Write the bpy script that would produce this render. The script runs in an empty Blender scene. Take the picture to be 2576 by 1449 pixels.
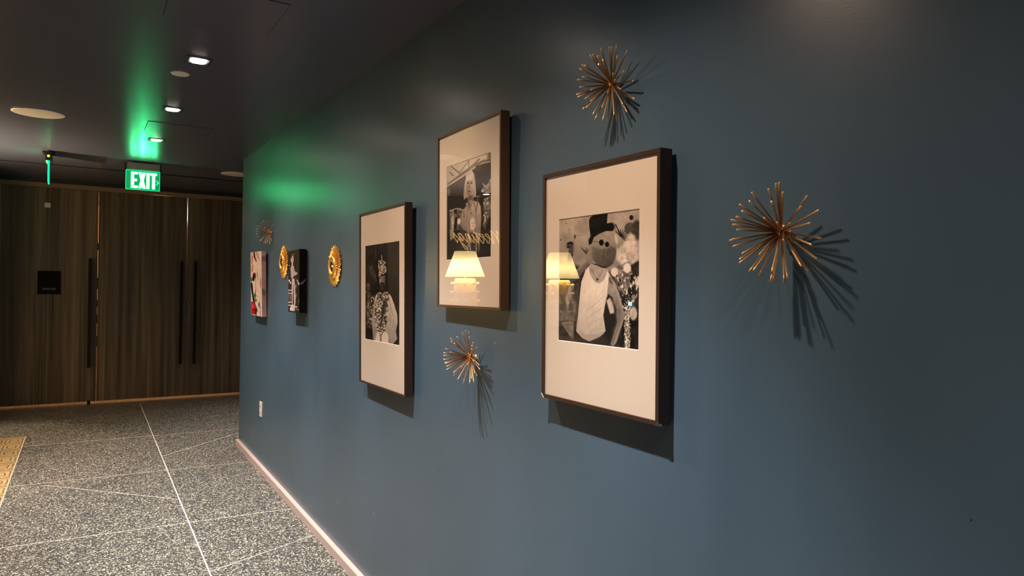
import bpy, bmesh, math, random
import numpy as np
from mathutils import Vector, Matrix

sc = bpy.context.scene
PI = math.pi

# ------------------------------------------------------------------ camera
CAM_R = [[0.8528064, -0.0126640, -0.5220737],
         [-0.5218113, 0.0192272, -0.8528442],
         [0.0208384, 0.9997349, 0.0097889]]
cam_data = bpy.data.cameras.new('camera')
cam = bpy.data.objects.new('camera', cam_data)
sc.collection.objects.link(cam)
cam_data.sensor_fit = 'HORIZONTAL'
cam_data.sensor_width = 36.0
cam_data.lens = 36.0 * 1752.07 / 2576.0
cam_data.clip_start = 0.02
mw = Matrix([[*CAM_R[0], 0.0], [*CAM_R[1], 0.0], [*CAM_R[2], 1.52], [0, 0, 0, 1]])
cam.matrix_world = mw
sc.camera = cam

# ------------------------------------------------------------------ world, exposure
world = bpy.data.worlds.new('world')
sc.world = world
world.use_nodes = True
world.node_tree.nodes['Background'].inputs[0].default_value = (0.5, 0.45, 0.42, 1)
world.node_tree.nodes['Background'].inputs[1].default_value = 0.0
sc.view_settings.view_transform = 'Standard'
sc.view_settings.look = 'None'
sc.view_settings.gamma = 1.0
sc.view_settings.exposure = 0.0
sc.view_settings.use_curve_mapping = False

# ------------------------------------------------------------------ lights (all sit in fittings, one of them added in the lounge)
DOWN_POWER = 235.0      # strong beam straight down
SPILL_POWER = 84.0      # soft wide spill of the same lens
DOWN_COL = (1.0, 0.93, 0.88)
SPILL_COL = (1.0, 0.68, 0.47)  # the rim of the beam is warmer than its centre
DOWN_X = 0.455
DOWN_YS = [0.14, 1.33, 2.52, 3.71, 4.90, 6.09]
LAMP_POS = [(-1.19, 7.0), (-2.15, 6.35)]
SHADE_EMIT = 14.0
WALL_X = 1.191
CEIL = 2.562
DOOR_Y = 9.38

# ------------------------------------------------------------------ helpers
def srgb(r, g=None, b=None):
    if g is None: g = b = r
    f = lambda c: (c/255/12.92) if c/255 <= 0.04045 else ((c/255+0.055)/1.055)**2.4
    return (f(r), f(g), f(b), 1.0)

def nt(m): return m.node_tree.nodes, m.node_tree.links

def mat(name, col, rough=0.5, metal=0.0, spec=0.5, emit=None, estr=0.0, bump=None):
    m = bpy.data.materials.new(name); m.use_nodes = True
    n, l = nt(m); b = n['Principled BSDF']
    b.inputs['Base Color'].default_value = col
    b.inputs['Roughness'].default_value = rough
    b.inputs['Metallic'].default_value = metal
    b.inputs['Specular IOR Level'].default_value = spec
    if emit:
        b.inputs['Emission Color'].default_value = emit
        b.inputs['Emission Strength'].default_value = estr
    if bump:
        tc = n.new('ShaderNodeTexCoord'); tx = n.new('ShaderNodeTexNoise')
        tx.inputs['Scale'].default_value = bump[0]; tx.inputs['Detail'].default_value = 3
        bp = n.new('ShaderNodeBump'); bp.inputs['Strength'].default_value = bump[1]
        bp.inputs['Distance'].default_value = 0.002
        l.new(tc.outputs['Object'], tx.inputs['Vector']); l.new(tx.outputs['Fac'], bp.inputs['Height'])
        l.new(bp.outputs['Normal'], b.inputs['Normal'])
    return m

def ramp(n, stops, interp='LINEAR'):
    r = n.new('ShaderNodeValToRGB'); r.color_ramp.interpolation = interp
    e = r.color_ramp.elements
    while len(e) < len(stops): e.new(0.5)
    for k, (p, c) in enumerate(stops):
        e[k].position = p; e[k].color = c
    return r

def math_node(n, l, op, a, b=None, clamp=False):
    m = n.new('ShaderNodeMath'); m.operation = op; m.use_clamp = clamp
    for i, v in enumerate((a, b)):
        if v is None: continue
        if isinstance(v, (int, float)): m.inputs[i].default_value = v
        else: l.new(v, m.inputs[i])
    return m.outputs[0]

def link(o, parent=None):
    sc.collection.objects.link(o)
    if parent: o.parent = parent
    return o

def obj(name, bm, m, parent=None, smooth=False, loc=None):
    me = bpy.data.meshes.new(name)
    bmesh.ops.recalc_face_normals(bm, faces=bm.faces)
    bm.to_mesh(me); bm.free()
    for k in (m if isinstance(m, (list, tuple)) else [m]): me.materials.append(k)
    if smooth:
        for p in me.polygons: p.use_smooth = True
    o = bpy.data.objects.new(name, me)
    link(o, parent)
    if loc: o.location = loc
    return o

def tag(o, label, cat, group=None):
    o['label'] = label; o['category'] = cat
    if group: o['group'] = group
    return o

def thing(name, label, cat, loc=(0, 0, 0), rotz=0.0, group=None):
    o = bpy.data.objects.new(name, None); link(o)
    o.empty_display_size = 0.05
    o.location = loc; o.rotation_euler = (0, 0, rotz)
    return tag(o, label, cat, group)

def struct(name, bm, m, smooth=False):
    o = obj(name, bm, m, smooth=smooth); o['kind'] = 'structure'
    return o

def bx(bm, x0, x1, y0, y1, z0, z1, mi=0, bevel=0.0):
    vs = [bm.verts.new((x, y, z)) for x in (x0, x1) for y in (y0, y1) for z in (z0, z1)]
    fs = []
    for q in ((0, 1, 3, 2), (4, 6, 7, 5), (0, 4, 5, 1), (2, 3, 7, 6), (0, 2, 6, 4), (1, 5, 7, 3)):
        f = bm.faces.new([vs[i] for i in q]); f.material_index = mi; fs.append(f)
    if bevel:
        es = list({e for f in fs for e in f.edges})
        bmesh.ops.bevel(bm, geom=es, offset=bevel, segments=2, affect='EDGES', profile=0.6)
    return bm

def box(x0, x1, y0, y1, z0, z1, bevel=0.0):
    return bx(bmesh.new(), x0, x1, y0, y1, z0, z1, 0, bevel)

def lathe(bm, prof, seg=48, axis='z', o=(0, 0, 0)):
    rings = []
    for r, z in prof:
        ring = []
        for k in range(seg):
            a = 2*PI*k/seg
            if axis == 'z': p = (o[0]+r*math.cos(a), o[1]+r*math.sin(a), o[2]+z)
            else: p = (o[0]+z, o[1]+r*math.cos(a), o[2]+r*math.sin(a))
            ring.append(bm.verts.new(p))
        rings.append(ring)
    for i in range(len(rings)-1):
        for k in range(seg):
            bm.faces.new((rings[i][k], rings[i][(k+1) % seg], rings[i+1][(k+1) % seg], rings[i+1][k]))
    for ring in (rings[0], rings[-1]):
        try: bm.faces.new(ring)
        except ValueError: pass
    return bm

def tube(bm, pts, r, seg=8, closed=False):
    pts = [Vector(p) for p in pts]; rings = []
    n = len(pts)
    for i, p in enumerate(pts):
        d = (pts[min(i+1, n-1)]-pts[max(i-1, 0)]).normalized()
        a = d.cross(Vector((0, 0, 1)))
        if a.length < 0.05: a = d.cross(Vector((1, 0, 0)))
        a.normalize(); b = d.cross(a)
        rings.append([bm.verts.new(p+(a*math.cos(2*PI*k/seg)+b*math.sin(2*PI*k/seg))*r) for k in range(seg)])
    for i in range(n-1):
        for k in range(seg):
            bm.faces.new((rings[i][k], rings[i][(k+1) % seg], rings[i+1][(k+1) % seg], rings[i+1][k]))
    bm.faces.new(rings[0]); bm.faces.new(rings[-1])
    return bm

def text_obj(name, s, size, m, parent=None, extrude=0.0006, shear=0.0):
    cu = bpy.data.curves.new(name, 'FONT'); cu.body = s; cu.size = size
    cu.align_x = 'CENTER'; cu.align_y = 'CENTER'; cu.extrude = extrude; cu.shear = shear
    t = bpy.data.objects.new(name, cu); link(t)
    bpy.context.view_layer.update()
    me = bpy.data.meshes.new_from_object(t.evaluated_get(bpy.context.evaluated_depsgraph_get()))
    sc.collection.objects.unlink(t); bpy.data.objects.remove(t)
    me.name = name; me.materials.clear(); me.materials.append(m)
    o = bpy.data.objects.new(name, me); link(o, parent)
    return o

# ------------------------------------------------------------------ materials
def wall_paint(name, col, rough=0.34, spec=0.5, wave=0.25):
    m = bpy.data.materials.new(name); m.use_nodes = True
    n, l = nt(m); b = n['Principled BSDF']
    tc = n.new('ShaderNodeTexCoord')
    n1 = n.new('ShaderNodeTexNoise'); n1.inputs['Scale'].default_value = 1.3; n1.inputs['Detail'].default_value = 4
    mp = n.new('ShaderNodeMapping'); mp.inputs['Scale'].default_value = (1, 1.6, 0.35)
    l.new(tc.outputs['Object'], mp.inputs['Vector']); l.new(mp.outputs[0], n1.inputs['Vector'])
    c2 = tuple(min(1, c*1.10) for c in col[:3])+(1,); c1 = tuple(c*0.92 for c in col[:3])+(1,)
    r = ramp(n, [(0.35, c1), (0.65, c2)])
    l.new(n1.outputs['Fac'], r.inputs['Fac']); l.new(r.outputs['Color'], b.inputs['Base Color'])
    rr = n.new('ShaderNodeMapRange'); rr.inputs['From Min'].default_value = 0.3; rr.inputs['From Max'].default_value = 0.7
    rr.inputs['To Min'].default_value = rough-0.02; rr.inputs['To Max'].default_value = rough+0.03
    l.new(n1.outputs['Fac'], rr.inputs['Value']); l.new(rr.outputs[0], b.inputs['Roughness'])
    b.inputs['Specular IOR Level'].default_value = spec
    # roller texture of the paint
    n2 = n.new('ShaderNodeTexNoise'); n2.inputs['Scale'].default_value = 260; n2.inputs['Detail'].default_value = 2
    n3 = n.new('ShaderNodeTexNoise'); n3.inputs['Scale'].default_value = 3.0; n3.inputs['Detail'].default_value = 1
    l.new(tc.outputs['Object'], n2.inputs['Vector']); l.new(tc.outputs['Object'], n3.inputs['Vector'])
    bp = n.new('ShaderNodeBump'); bp.inputs['Strength'].default_value = 0.12; bp.inputs['Distance'].default_value = 0.0006
    l.new(n2.outputs['Fac'], bp.inputs['Height'])
    bp2 = n.new('ShaderNodeBump'); bp2.inputs['Strength'].default_value = wave; bp2.inputs['Distance'].default_value = 0.006
    l.new(n3.outputs['Fac'], bp2.inputs['Height']); l.new(bp.outputs[0], bp2.inputs['Normal'])
    l.new(bp2.outputs[0], b.inputs['Normal'])
    return m

M_WALL = wall_paint('blue_wall_paint', srgb(70, 95, 116), 0.31, 0.5)
M_CEIL = mat('dark_ceiling_paint', srgb(82, 86, 104), 0.28, bump=(3, 0.004))
M_DARKWALL = wall_paint('dark_grey_wall_paint', srgb(44, 46, 54), 0.4, 0.5, 0.1)
M_CHIP = mat('paint_chip', srgb(205, 215, 220), 0.8)
M_HOLE = mat('screw_hole', srgb(12), 0.9)
M_BASE = mat('baseboard_stone', srgb(200, 184, 182), 0.45, bump=(60, 0.2))
M_BLACK = mat('black_metal', srgb(9), 0.5, 0.0, 0.25)
M_VOID = mat('black_slot', srgb(4), 0.9)
M_WHITE = mat('white_plastic', srgb(235, 228, 220), 0.4)
M_GRILLE = mat('ivory_grille', srgb(224, 212, 200), 0.6, bump=(900, 0.5))
M_GREYPANEL = mat('grey_painted_metal', srgb(150, 150, 148), 0.35, 0.4)
M_LENS = mat('downlight_lens', srgb(255), 0.5, emit=(1, 0.86, 0.74, 1), estr=40.0)
M_DARKTRIM = mat('dark_trim', srgb(22, 21, 22), 0.5)
M_BRASS = mat('brushed_brass', srgb(246, 202, 146), 0.36, 0.5)
M_GOLD = mat('gold_leaf', srgb(232, 178, 82), 0.42, 0.5, bump=(120, 0.3))
M_MIRROR = mat('mirror_glass', srgb(235), 0.02, 1.0)
M_FRAME = mat('dark_walnut_frame', srgb(58, 42, 35), 0.34, bump=(70, 0.15))
M_FRAME_LIT = mat('lit_walnut_frame', srgb(84, 61, 44), 0.34, bump=(70, 0.15))  # walnut lightened: the lamps' reflection on the lip put into the colour
M_MAT = mat('cream_mat_board', srgb(232, 219, 207), 0.9)
M_BEVEL = mat('mat_bevel', srgb(245, 240, 232), 0.8)
M_SILVER = mat('silver_corner', srgb(215), 0.22, 1.0)
M_TEXT = mat('pale_lettering', srgb(150, 148, 142), 0.6)
M_PORCELAIN = mat('cream_ceramic', srgb(240, 228, 200), 0.35)
M_DIVIDER = mat('zinc_strip', srgb(240, 234, 228), 0.4, 0.0)

def terrazzo():
    m = bpy.data.materials.new('terrazzo'); m.use_nodes = True
    n, l = nt(m); b = n['Principled BSDF']
    tc = n.new('ShaderNodeTexCoord')
    v = n.new('ShaderNodeTexVoronoi'); v.inputs['Scale'].default_value = 140; v.inputs['Randomness'].default_value = 1
    l.new(tc.outputs['Object'], v.inputs['Vector'])
    sep = n.new('ShaderNodeSeparateColor'); l.new(v.outputs['Color'], sep.inputs[0])
    r = ramp(n, [(0.0, srgb(38, 41, 43)), (0.26, srgb(64, 67, 67)), (0.48, srgb(104, 105, 100)), (0.66, srgb(150, 150, 138)), (0.81, srgb(204, 203, 184)), (0.93, srgb(244, 243, 230))], 'CONSTANT')
    l.new(sep.outputs[0], r.inputs['Fac'])
    # matrix between chips
    ed = n.new('ShaderNodeTexVoronoi'); ed.feature = 'DISTANCE_TO_EDGE'; ed.inputs['Scale'].default_value = 140
    l.new(tc.outputs['Object'], ed.inputs['Vector'])
    lt = math_node(n, l, 'LESS_THAN', ed.outputs['Distance'], 0.09)
    mx = n.new('ShaderNodeMix'); mx.data_type = 'RGBA'
    l.new(lt, mx.inputs[0]); l.new(r.outputs['Color'], mx.inputs[6]); mx.inputs[7].default_value = srgb(78, 79, 80)
    l.new(mx.outputs[2], b.inputs['Base Color'])
    b.inputs['Roughness'].default_value = 0.42
    b.inputs['Specular IOR Level'].default_value = 0.45
    bp = n.new('ShaderNodeBump'); bp.inputs['Strength'].default_value = 0.35; bp.inputs['Distance'].default_value = 0.0015
    l.new(sep.outputs[1], bp.inputs['Height']); l.new(bp.outputs[0], b.inputs['Normal'])
    return m
M_TERRAZZO = terrazzo()

def carpet_mat():
    m = bpy.data.materials.new('meander_carpet'); m.use_nodes = True
    n, l = nt(m); b = n['Principled BSDF']
    tc = n.new('ShaderNodeTexCoord'); sp = n.new('ShaderNodeSeparateXYZ'); l.new(tc.outputs['Object'], sp.inputs[0])
    # warp slightly so the drawn lines look woven
    nz = n.new('ShaderNodeTexNoise'); nz.inputs['Scale'].default_value = 35; l.new(tc.outputs['Object'], nz.inputs['Vector'])
    w = math_node(n, l, 'MULTIPLY', math_node(n, l, 'SUBTRACT', nz.outputs['Fac'], 0.5), 0.02)
    x = math_node(n, l, 'ADD', sp.outputs[0], w); y = math_node(n, l, 'ADD', sp.outputs[1], w)
    # nested squares, with short bars filling the strips between them
    u = math_node(n, l, 'FRACT', math_node(n, l, 'DIVIDE', x, 0.15)); v = math_node(n, l, 'FRACT', math_node(n, l, 'DIVIDE', y, 0.24))
    du = math_node(n, l, 'MULTIPLY', math_node(n, l, 'ABSOLUTE', math_node(n, l, 'SUBTRACT', u, 0.5)), 1.0)
    dv = math_node(n, l, 'MULTIPLY', math_node(n, l, 'ABSOLUTE', math_node(n, l, 'SUBTRACT', v, 0.5)), 1.3)
    d = math_node(n, l, 'MAXIMUM', du, dv)
    a1 = math_node(n, l, 'MULTIPLY', math_node(n, l, 'GREATER_THAN', d, 0.17), math_node(n, l, 'LESS_THAN', d, 0.235))
    a2 = math_node(n, l, 'MULTIPLY', math_node(n, l, 'GREATER_THAN', d, 0.38), math_node(n, l, 'LESS_THAN', d, 0.43))
    a = math_node(n, l, 'MAXIMUM', math_node(n, l, 'MAXIMUM', a1, a2), math_node(n, l, 'GREATER_THAN', dv, 0.60))
    mx = n.new('ShaderNodeMix'); mx.data_type = 'RGBA'
    l.new(a, mx.inputs[0]); mx.inputs[6].default_value = srgb(176, 154, 110); mx.inputs[7].default_value = srgb(92, 76, 50)
    l.new(mx.outputs[2], b.inputs['Base Color']); b.inputs['Roughness'].default_value = 0.95
    fz = n.new('ShaderNodeTexNoise'); fz.inputs['Scale'].default_value = 400; l.new(tc.outputs['Object'], fz.inputs['Vector'])
    bp = n.new('ShaderNodeBump'); bp.inputs['Strength'].default_value = 0.6; bp.inputs['Distance'].default_value = 0.003
    l.new(fz.outputs['Fac'], bp.inputs['Height']); l.new(bp.outputs[0], b.inputs['Normal'])
    return m
M_CARPET = carpet_mat()

def wood_mat(name, dark, light, sx=26.0, rough=0.45):
    m = bpy.data.materials.new(name); m.use_nodes = True
    n, l = nt(m); b = n['Principled BSDF']
    tc = n.new('ShaderNodeTexCoord')
    def layer(scale, det, seed):
        mp = n.new('ShaderNodeMapping'); mp.inputs['Scale'].default_value = scale; mp.inputs['Location'].default_value = (seed, seed, seed)
        l.new(tc.outputs['Object'], mp.inputs['Vector'])
        t = n.new('ShaderNodeTexNoise'); t.inputs['Scale'].default_value = 1; t.inputs['Detail'].default_value = det; t.inputs['Distortion'].default_value = 0.5
        l.new(mp.outputs[0], t.inputs['Vector']); return t.outputs['Fac']
    a = layer((sx, sx, 0.55), 5, 0.3); c = layer((sx*0.3, sx*0.3, 0.12), 2, 4.1); f = layer((sx*5, sx*5, 3.0), 3, 2.2)
    s = math_node(n, l, 'ADD', math_node(n, l, 'MULTIPLY', a, 0.5), math_node(n, l, 'MULTIPLY', c, 0.35))
    s = math_node(n, l, 'ADD', s, math_node(n, l, 'MULTIPLY', f, 0.15))
    r = ramp(n, [(0.36, dark), (0.5, tuple((p+q)/2 for p, q in zip(dark, light))), (0.63, light)])
    l.new(s, r.inputs['Fac']); l.new(r.outputs['Color'], b.inputs['Base Color'])
    b.inputs['Roughness'].default_value = rough
    return m
M_DOOR = wood_mat('dark_wood_laminate', srgb(42, 38, 32), srgb(122, 108, 88))
M_HEADER = mat('brown_header_trim', srgb(140, 120, 102), 0.55)
M_CONSOLE = wood_mat('walnut_console', srgb(96, 60, 34), srgb(176, 118, 66), 12.0, 0.35)
M_WARMWALL = mat('warm_plaster', srgb(200, 160, 110), 0.9)

def glass_mat():
    # clean picture glass: Fresnel mirror reflection over clear pane
    m = bpy.data.materials.new('picture_glass'); m.use_nodes = True
    n, l = nt(m); n.remove(n['Principled BSDF']); out = n['Material Output']
    fr = n.new('ShaderNodeFresnel'); fr.inputs['IOR'].default_value = 1.5
    geo = n.new('ShaderNodeNewGeometry')
    k = math_node(n, l, 'MULTIPLY', math_node(n, l, 'MULTIPLY', fr.outputs[0], 1.55, True), math_node(n, l, 'SUBTRACT', 1.0, geo.outputs['Backfacing']))
    t = n.new('ShaderNodeBsdfTransparent'); g = n.new('ShaderNodeBsdfGlossy'); g.inputs['Roughness'].default_value = 0.0
    t.inputs['Color'].default_value = (0.98, 0.985, 0.98, 1)
    mx = n.new('ShaderNodeMixShader'); l.new(k, mx.inputs[0]); l.new(t.outputs[0], mx.inputs[1]); l.new(g.outputs[0], mx.inputs[2])
    l.new(mx.outputs[0], out.inputs['Surface'])
    return m
M_GLASS = glass_mat()

def print_mat(name, rough=0.5):
    m = bpy.data.materials.new(name); m.use_nodes = True
    n, l = nt(m); b = n['Principled BSDF']
    a = n.new('ShaderNodeVertexColor'); a.layer_name = 'ink'
    l.new(a.outputs['Color'], b.inputs['Base Color']); b.inputs['Roughness'].default_value = rough
    b.inputs['Specular IOR Level'].default_value = 0.08
    return m
M_PRINT = print_mat('photo_print', 0.75)
M_CANVAS_PRINT = print_mat('canvas_print', 0.5)

# ------------------------------------------------------------------ room shell
floor = struct('floor', box(-3.8, 4.2, -3.2, 9.47, -0.05, 0.0), M_TERRAZZO)
def divider(x0, y0, x1, y1, w=0.0024):
    d = Vector((x1-x0, y1-y0, 0)).normalized(); p = Vector((-d.y, d.x, 0))*w
    b = bmesh.new(); vs = []
    for q, s in (((x0, y0), 1), ((x1, y1), 1), ((x1, y1), -1), ((x0, y0), -1)):
        vs.append((q[0]+p.x*s, q[1]+p.y*s))
    lo = [b.verts.new((x, y, -0.004)) for x, y in vs]; hi = [b.verts.new((x, y, 0.0006)) for x, y in vs]
    b.faces.new(hi); b.faces.new(lo)
    for i in range(4): b.faces.new((lo[i], lo[(i+1) % 4], hi[(i+1) % 4], hi[i]))
    obj('divider_strip', b, M_DIVIDER, floor)
divider(0.558, -3.0, 0.558, 9.2, 0.0036)
divider(-0.445, 4.69, 1.16, 4.62); divider(-0.445, 6.0, 1.16, 5.95); divider(-0.445, 7.33, 3.9, 7.22)
divider(0.558, 3.82, 1.16, 4.08); divider(-0.23, 5.93, 0.558, 5.154); divider(0.558, 6.44, 1.6, 7.39)
divider(-0.445, 3.36, 1.16, 3.31); divider(-0.445, 2.03, 1.16, 1.98)

# right wall: long blue wall that ends at a free corner; the chips and holes are specks of their own material
bm = box(WALL_X, 1.39, -3.2, 6.6, 0.0, CEIL)
def speck(bm, y, z, ry, rz, ang, mi):
    vs = []
    for k in range(7):
        a = 2*PI*k/7; r = 0.75+0.25*math.sin(k*2.3+y*9)
        py, pz = ry*r*math.cos(a), rz*r*math.sin(a)
        vs.append(bm.verts.new((WALL_X-0.0004, y+py*math.cos(ang)-pz*math.sin(ang), z+py*math.sin(ang)+pz*math.cos(ang))))
    f = bm.faces.new(vs); f.material_index = mi
for y, z, ry, rz, an in [(4.215, 1.369, .016, .0018, -.15), (4.925, 1.006, .018, .0016, 0), (5.20, 0.748, .01, .004, 0), (3.172, 0.394, .004, .007, .3),
                         (3.957, 0.07, .005, .006, 0), (3.722, 0.293, .010, .003, .5), (6.122, 0.229, .01, .003, 0), (6.557, 1.386, .006, .004, 0),
                         (3.558, 0.059, .005, .005, 0), (4.181, 0.171, .002, .012, 0), (2.524, 0.752, .006, .0015, .4), (3.1, 0.31, .002, .004, 0),
                         (2.05, 1.308, .002, .006, 0), (6.4, 0.07, .008, .004, 0), (4.6, .12, .003, .012, .1), (3.35, .075, .003, .003, 0)]:
    speck(bm, y, z, ry, rz, an, 1)
speck(bm, 2.59, 1.596, .004, .004, 0, 2)
speck(bm, 0.55, 1.16, .002, .002, 0, 2)
wr = struct('wall_right', bm, [M_WALL, M_CHIP, M_HOLE])

bm = bmesh.new()
prof = [(0.0, 0.0), (-0.026, 0.0), (-0.026, 0.046), (-0.022, 0.05), (0.0, 0.05)]
rows = [[bm.verts.new((WALL_X+px, y, pz)) for px, pz in prof] for y in (-3.2, 6.6)]
for i in range(len(prof)-1): bm.faces.new((rows[0][i], rows[0][i+1], rows[1][i+1], rows[1][i]))
bm.faces.new(rows[0]); bm.faces.new(rows[1])
struct('baseboard_right', bm, M_BASE)

# ceiling with a dark air slot running parallel to the door wall
bm = box(-3.8, 4.2, -3.2, 8.13, CEIL, CEIL+0.1)
bx(bm, -3.8, 4.2, 8.13, 8.135, CEIL+0.002, CEIL+0.1, 1); bx(bm, -3.8, 4.2, 8.205, 8.21, CEIL+0.002, CEIL+0.1, 1)
bx(bm, -3.8, 4.2, 8.21, 12.6, CEIL, CEIL+0.1)
bx(bm, -3.8, 4.2, 8.135, 8.205, CEIL+0.085, CEIL+0.1, 1)
struct('ceiling', bm, [M_CEIL, M_VOID])

# walls of the corridor that close the space
struct('wall_left', box(-0.90, -0.745, -3.2, 4.0, 0.0, CEIL), M_DARKWALL)
struct('wall_rear', box(-3.8, 1.39, -3.35, -3.2, 0.0, CEIL), M_DARKWALL)
struct('wall_lounge', box(-3.8, -0.84, 8.3, 8.45, 0.0, CEIL), M_DARKWALL)
struct('wall_far_left', box(-3.95, -3.8, -3.2, 8.45, 0.0, CEIL), M_DARKWALL)
struct('wall_far_right', box(4.2, 4.35, -3.2, 12.6, 0.0, CEIL), M_DARKWALL)
struct('wall_return', box(-0.99, -0.84, 8.45, 9.38, 0.0, CEIL), M_DARKWALL)
struct('wall_side_hall', box(1.39, 4.2, 4.6, 4.75, 0.0, CEIL), M_DARKWALL)

# door wall: bulkhead over three full-height leaves
bm = box(-0.99, 4.2, DOOR_Y, DOOR_Y+0.12, 2.512, CEIL); bx(bm, 2.02, 4.2, DOOR_Y, DOOR_Y+0.12, 0.0, 2.512); bx(bm, -0.99, -0.825, DOOR_Y, DOOR_Y+0.12, 0, 2.512)
struct('wall_door_end', bm, M_DARKWALL)
bm = box(-0.825, 2.02, DOOR_Y-0.015, DOOR_Y+0.10, 2.463, 2.512)
bx(bm, -0.825, -0.795, DOOR_Y-0.015, DOOR_Y+0.10, 0, 2.463); bx(bm, 1.995, 2.02, DOOR_Y-0.015, DOOR_Y+0.10, 0, 2.463)
struct('trim_1', bm, M_HEADER)

def leaf(n, x0, x1, handles):
    d = obj('door_%d' % n, box(x0, x1, DOOR_Y, DOOR_Y+0.045, 0.03, 2.4615, 0.0012), M_DOOR)
    d['kind'] = 'structure'
    for hx in handles:
        b = box(hx-0.016, hx+0.016, DOOR_Y-0.075, DOOR_Y-0.050, 0.43, 1.68, 0.002)
        for z in (0.55, 1.56): bx(b, hx-0.009, hx+0.009, DOOR_Y-0.052, DOOR_Y+0.004, z-0.009, z+0.009)
        obj('pull_handle', b, M_BLACK, d)
    return d
d1 = leaf(1, -0.7945, 0.1150, [0.041]); d2 = leaf(2, 0.1200, 1.0532, [0.993]); d3 = leaf(3, 1.0578, 1.9945, [1.148])
# little hardware seen in the gap and on the floor
obj('floor_pivot', box(0.03, 0.062, DOOR_Y-0.03, DOOR_Y+0.02, 0.0, 0.045, 0.003), M_BLACK, d1)
for z0, z1 in ((0.66, 0.78), (0.93, 1.03), (1.12, 1.2), (1.33, 1.46), (1.78, 1.86)):
    obj('hinge_knuckle', box(0.1151, 0.1199, DOOR_Y+0.012, DOOR_Y+0.03, z0, z1), M_BLACK, d1)
for z0, z1 in ((0.86, 0.9), (1.0, 1.10), (1.14, 1.2)):
    obj('latch_bolt', box(1.0533, 1.0577, DOOR_Y+0.012, DOOR_Y+0.03, z0, z1), M_BLACK, d2)

# lit room behind the doors
struct('floor_next_room', box(-1.2, 4.2, 9.47, 12.6, -0.05, 0.0), M_CARPET)
struct('wall_next_room', box(-1.2, 4.2, 12.6, 12.75, 0, CEIL), M_WARMWALL)
struct('wall_next_room_left', box(-1.35, -1.2, 9.5, 12.6, 0, CEIL), M_WARMWALL)

def light(name, kind, loc, energy, col, parent=None, size=0.03, spot=None, blend=1.0, rot=(0, 0, 0)):
    ld = bpy.data.lights.new(name, kind); ld.energy = energy; ld.color = col
    if kind == 'AREA': ld.size = size
    else: ld.shadow_soft_size = size
    if kind == 'SPOT': ld.spot_size = math.radians(spot); ld.spot_blend = blend
    o = bpy.data.objects.new(name, ld); link(o, parent); o.location = loc; o.rotation_euler = rot
    return o

# carpet strip along the left of the corridor and through the lounge
bm = box(-0.742, -0.452, -3.19, 4.003, 0.0, 0.006); bx(bm, -3.79, -0.452, 4.003, 7.745, 0.0, 0.006)
c = obj('carpet', bm, M_CARPET)
tag(c, 'tan carpet with a square meander pattern beside the terrazzo', 'carpet')
obj('edge_strip', box(-0.452, -0.448, -3.19, 7.745, 0.0, 0.007), M_DIVIDER, c)

# ------------------------------------------------------------------ ceiling fittings
def downlight(x, y, label, power, spot=80, grp='recessed square downlights'):
    t = thing('downlight', label, 'ceiling light', (x, y, CEIL), 0, grp)
    b = bmesh.new()
    # square flange with a rounded opening
    for (x0, x1, y0, y1) in ((-.058, .058, -.058, -.044), (-.058, .058, .044, .058), (-.058, -.044, -.044, .044), (.044, .058, -.044, .044)):
        bx(b, x0, x1, y0, y1, -0.003, -0.0002)
    obj('trim', b, M_DARKTRIM, t)
    b = bmesh.new(); pts = []
    for sx, sy in ((1, 1), (-1, 1), (-1, -1), (1, -1)):
        for k in range(7):
            a = {(1, 1): 0, (-1, 1): PI/2, (-1, -1): PI, (1, -1): 1.5*PI}[(sx, sy)] + k*PI/12
            pts.append((sx*0.012+0.022*math.cos(a), sy*0.016+0.026*math.sin(a)))
    lo = [b.verts.new((px, py, -0.0050)) for px, py in pts]; hi = [b.verts.new((px*1.1, py*1.1, -0.0005)) for px, py in pts]
    b.faces.new(lo); b.faces.new(hi)
    for i in range(len(pts)): b.faces.new((lo[i], lo[(i+1) % len(pts)], hi[(i+1) % len(pts)], hi[i]))
    obj('lens', b, M_LENS, t)
    light('downlight_beam', 'SPOT', (0, 0, -0.02), power, DOWN_COL, t, 0.02, spot, 1.0)
    light('downlight_spill', 'SPOT', (0, 0, -0.02), power*SPILL_POWER/DOWN_POWER, SPILL_COL, t, 0.02, 138, 1.0)
    return t
lab = {0.14: 'glowing square downlight above where the photographer stands',
       1.33: 'glowing square downlight over the large framed photograph, above the camera frame', 2.52: 'glowing square downlight overhead, beside the largest access hatch',
       3.71: 'glowing square downlight nearest the camera, above the small white disc', 4.90: 'middle one of the three glowing square downlights in a row',
       6.09: 'glowing square downlight farthest away, just in front of the green exit sign'}
for y in DOWN_YS:
    downlight(DOWN_X, y, lab[y], DOWN_POWER*{6.09: 0.6, 0.14: 0.3}.get(y, 1.0))
downlight(1.75, 7.3, 'glowing square downlight around the corner of the blue wall', DOWN_POWER*0.5)
downlight(-1.97, 7.93, 'glowing square downlight by the lounge wall with the script sign', DOWN_POWER*0.35)
downlight(-1.60, 5.75, 'added square downlight in front of the lounge console, brightening the lamp bases', DOWN_POWER*0.6)  # extra fitting, added to throw light on the lamp bases

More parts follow.
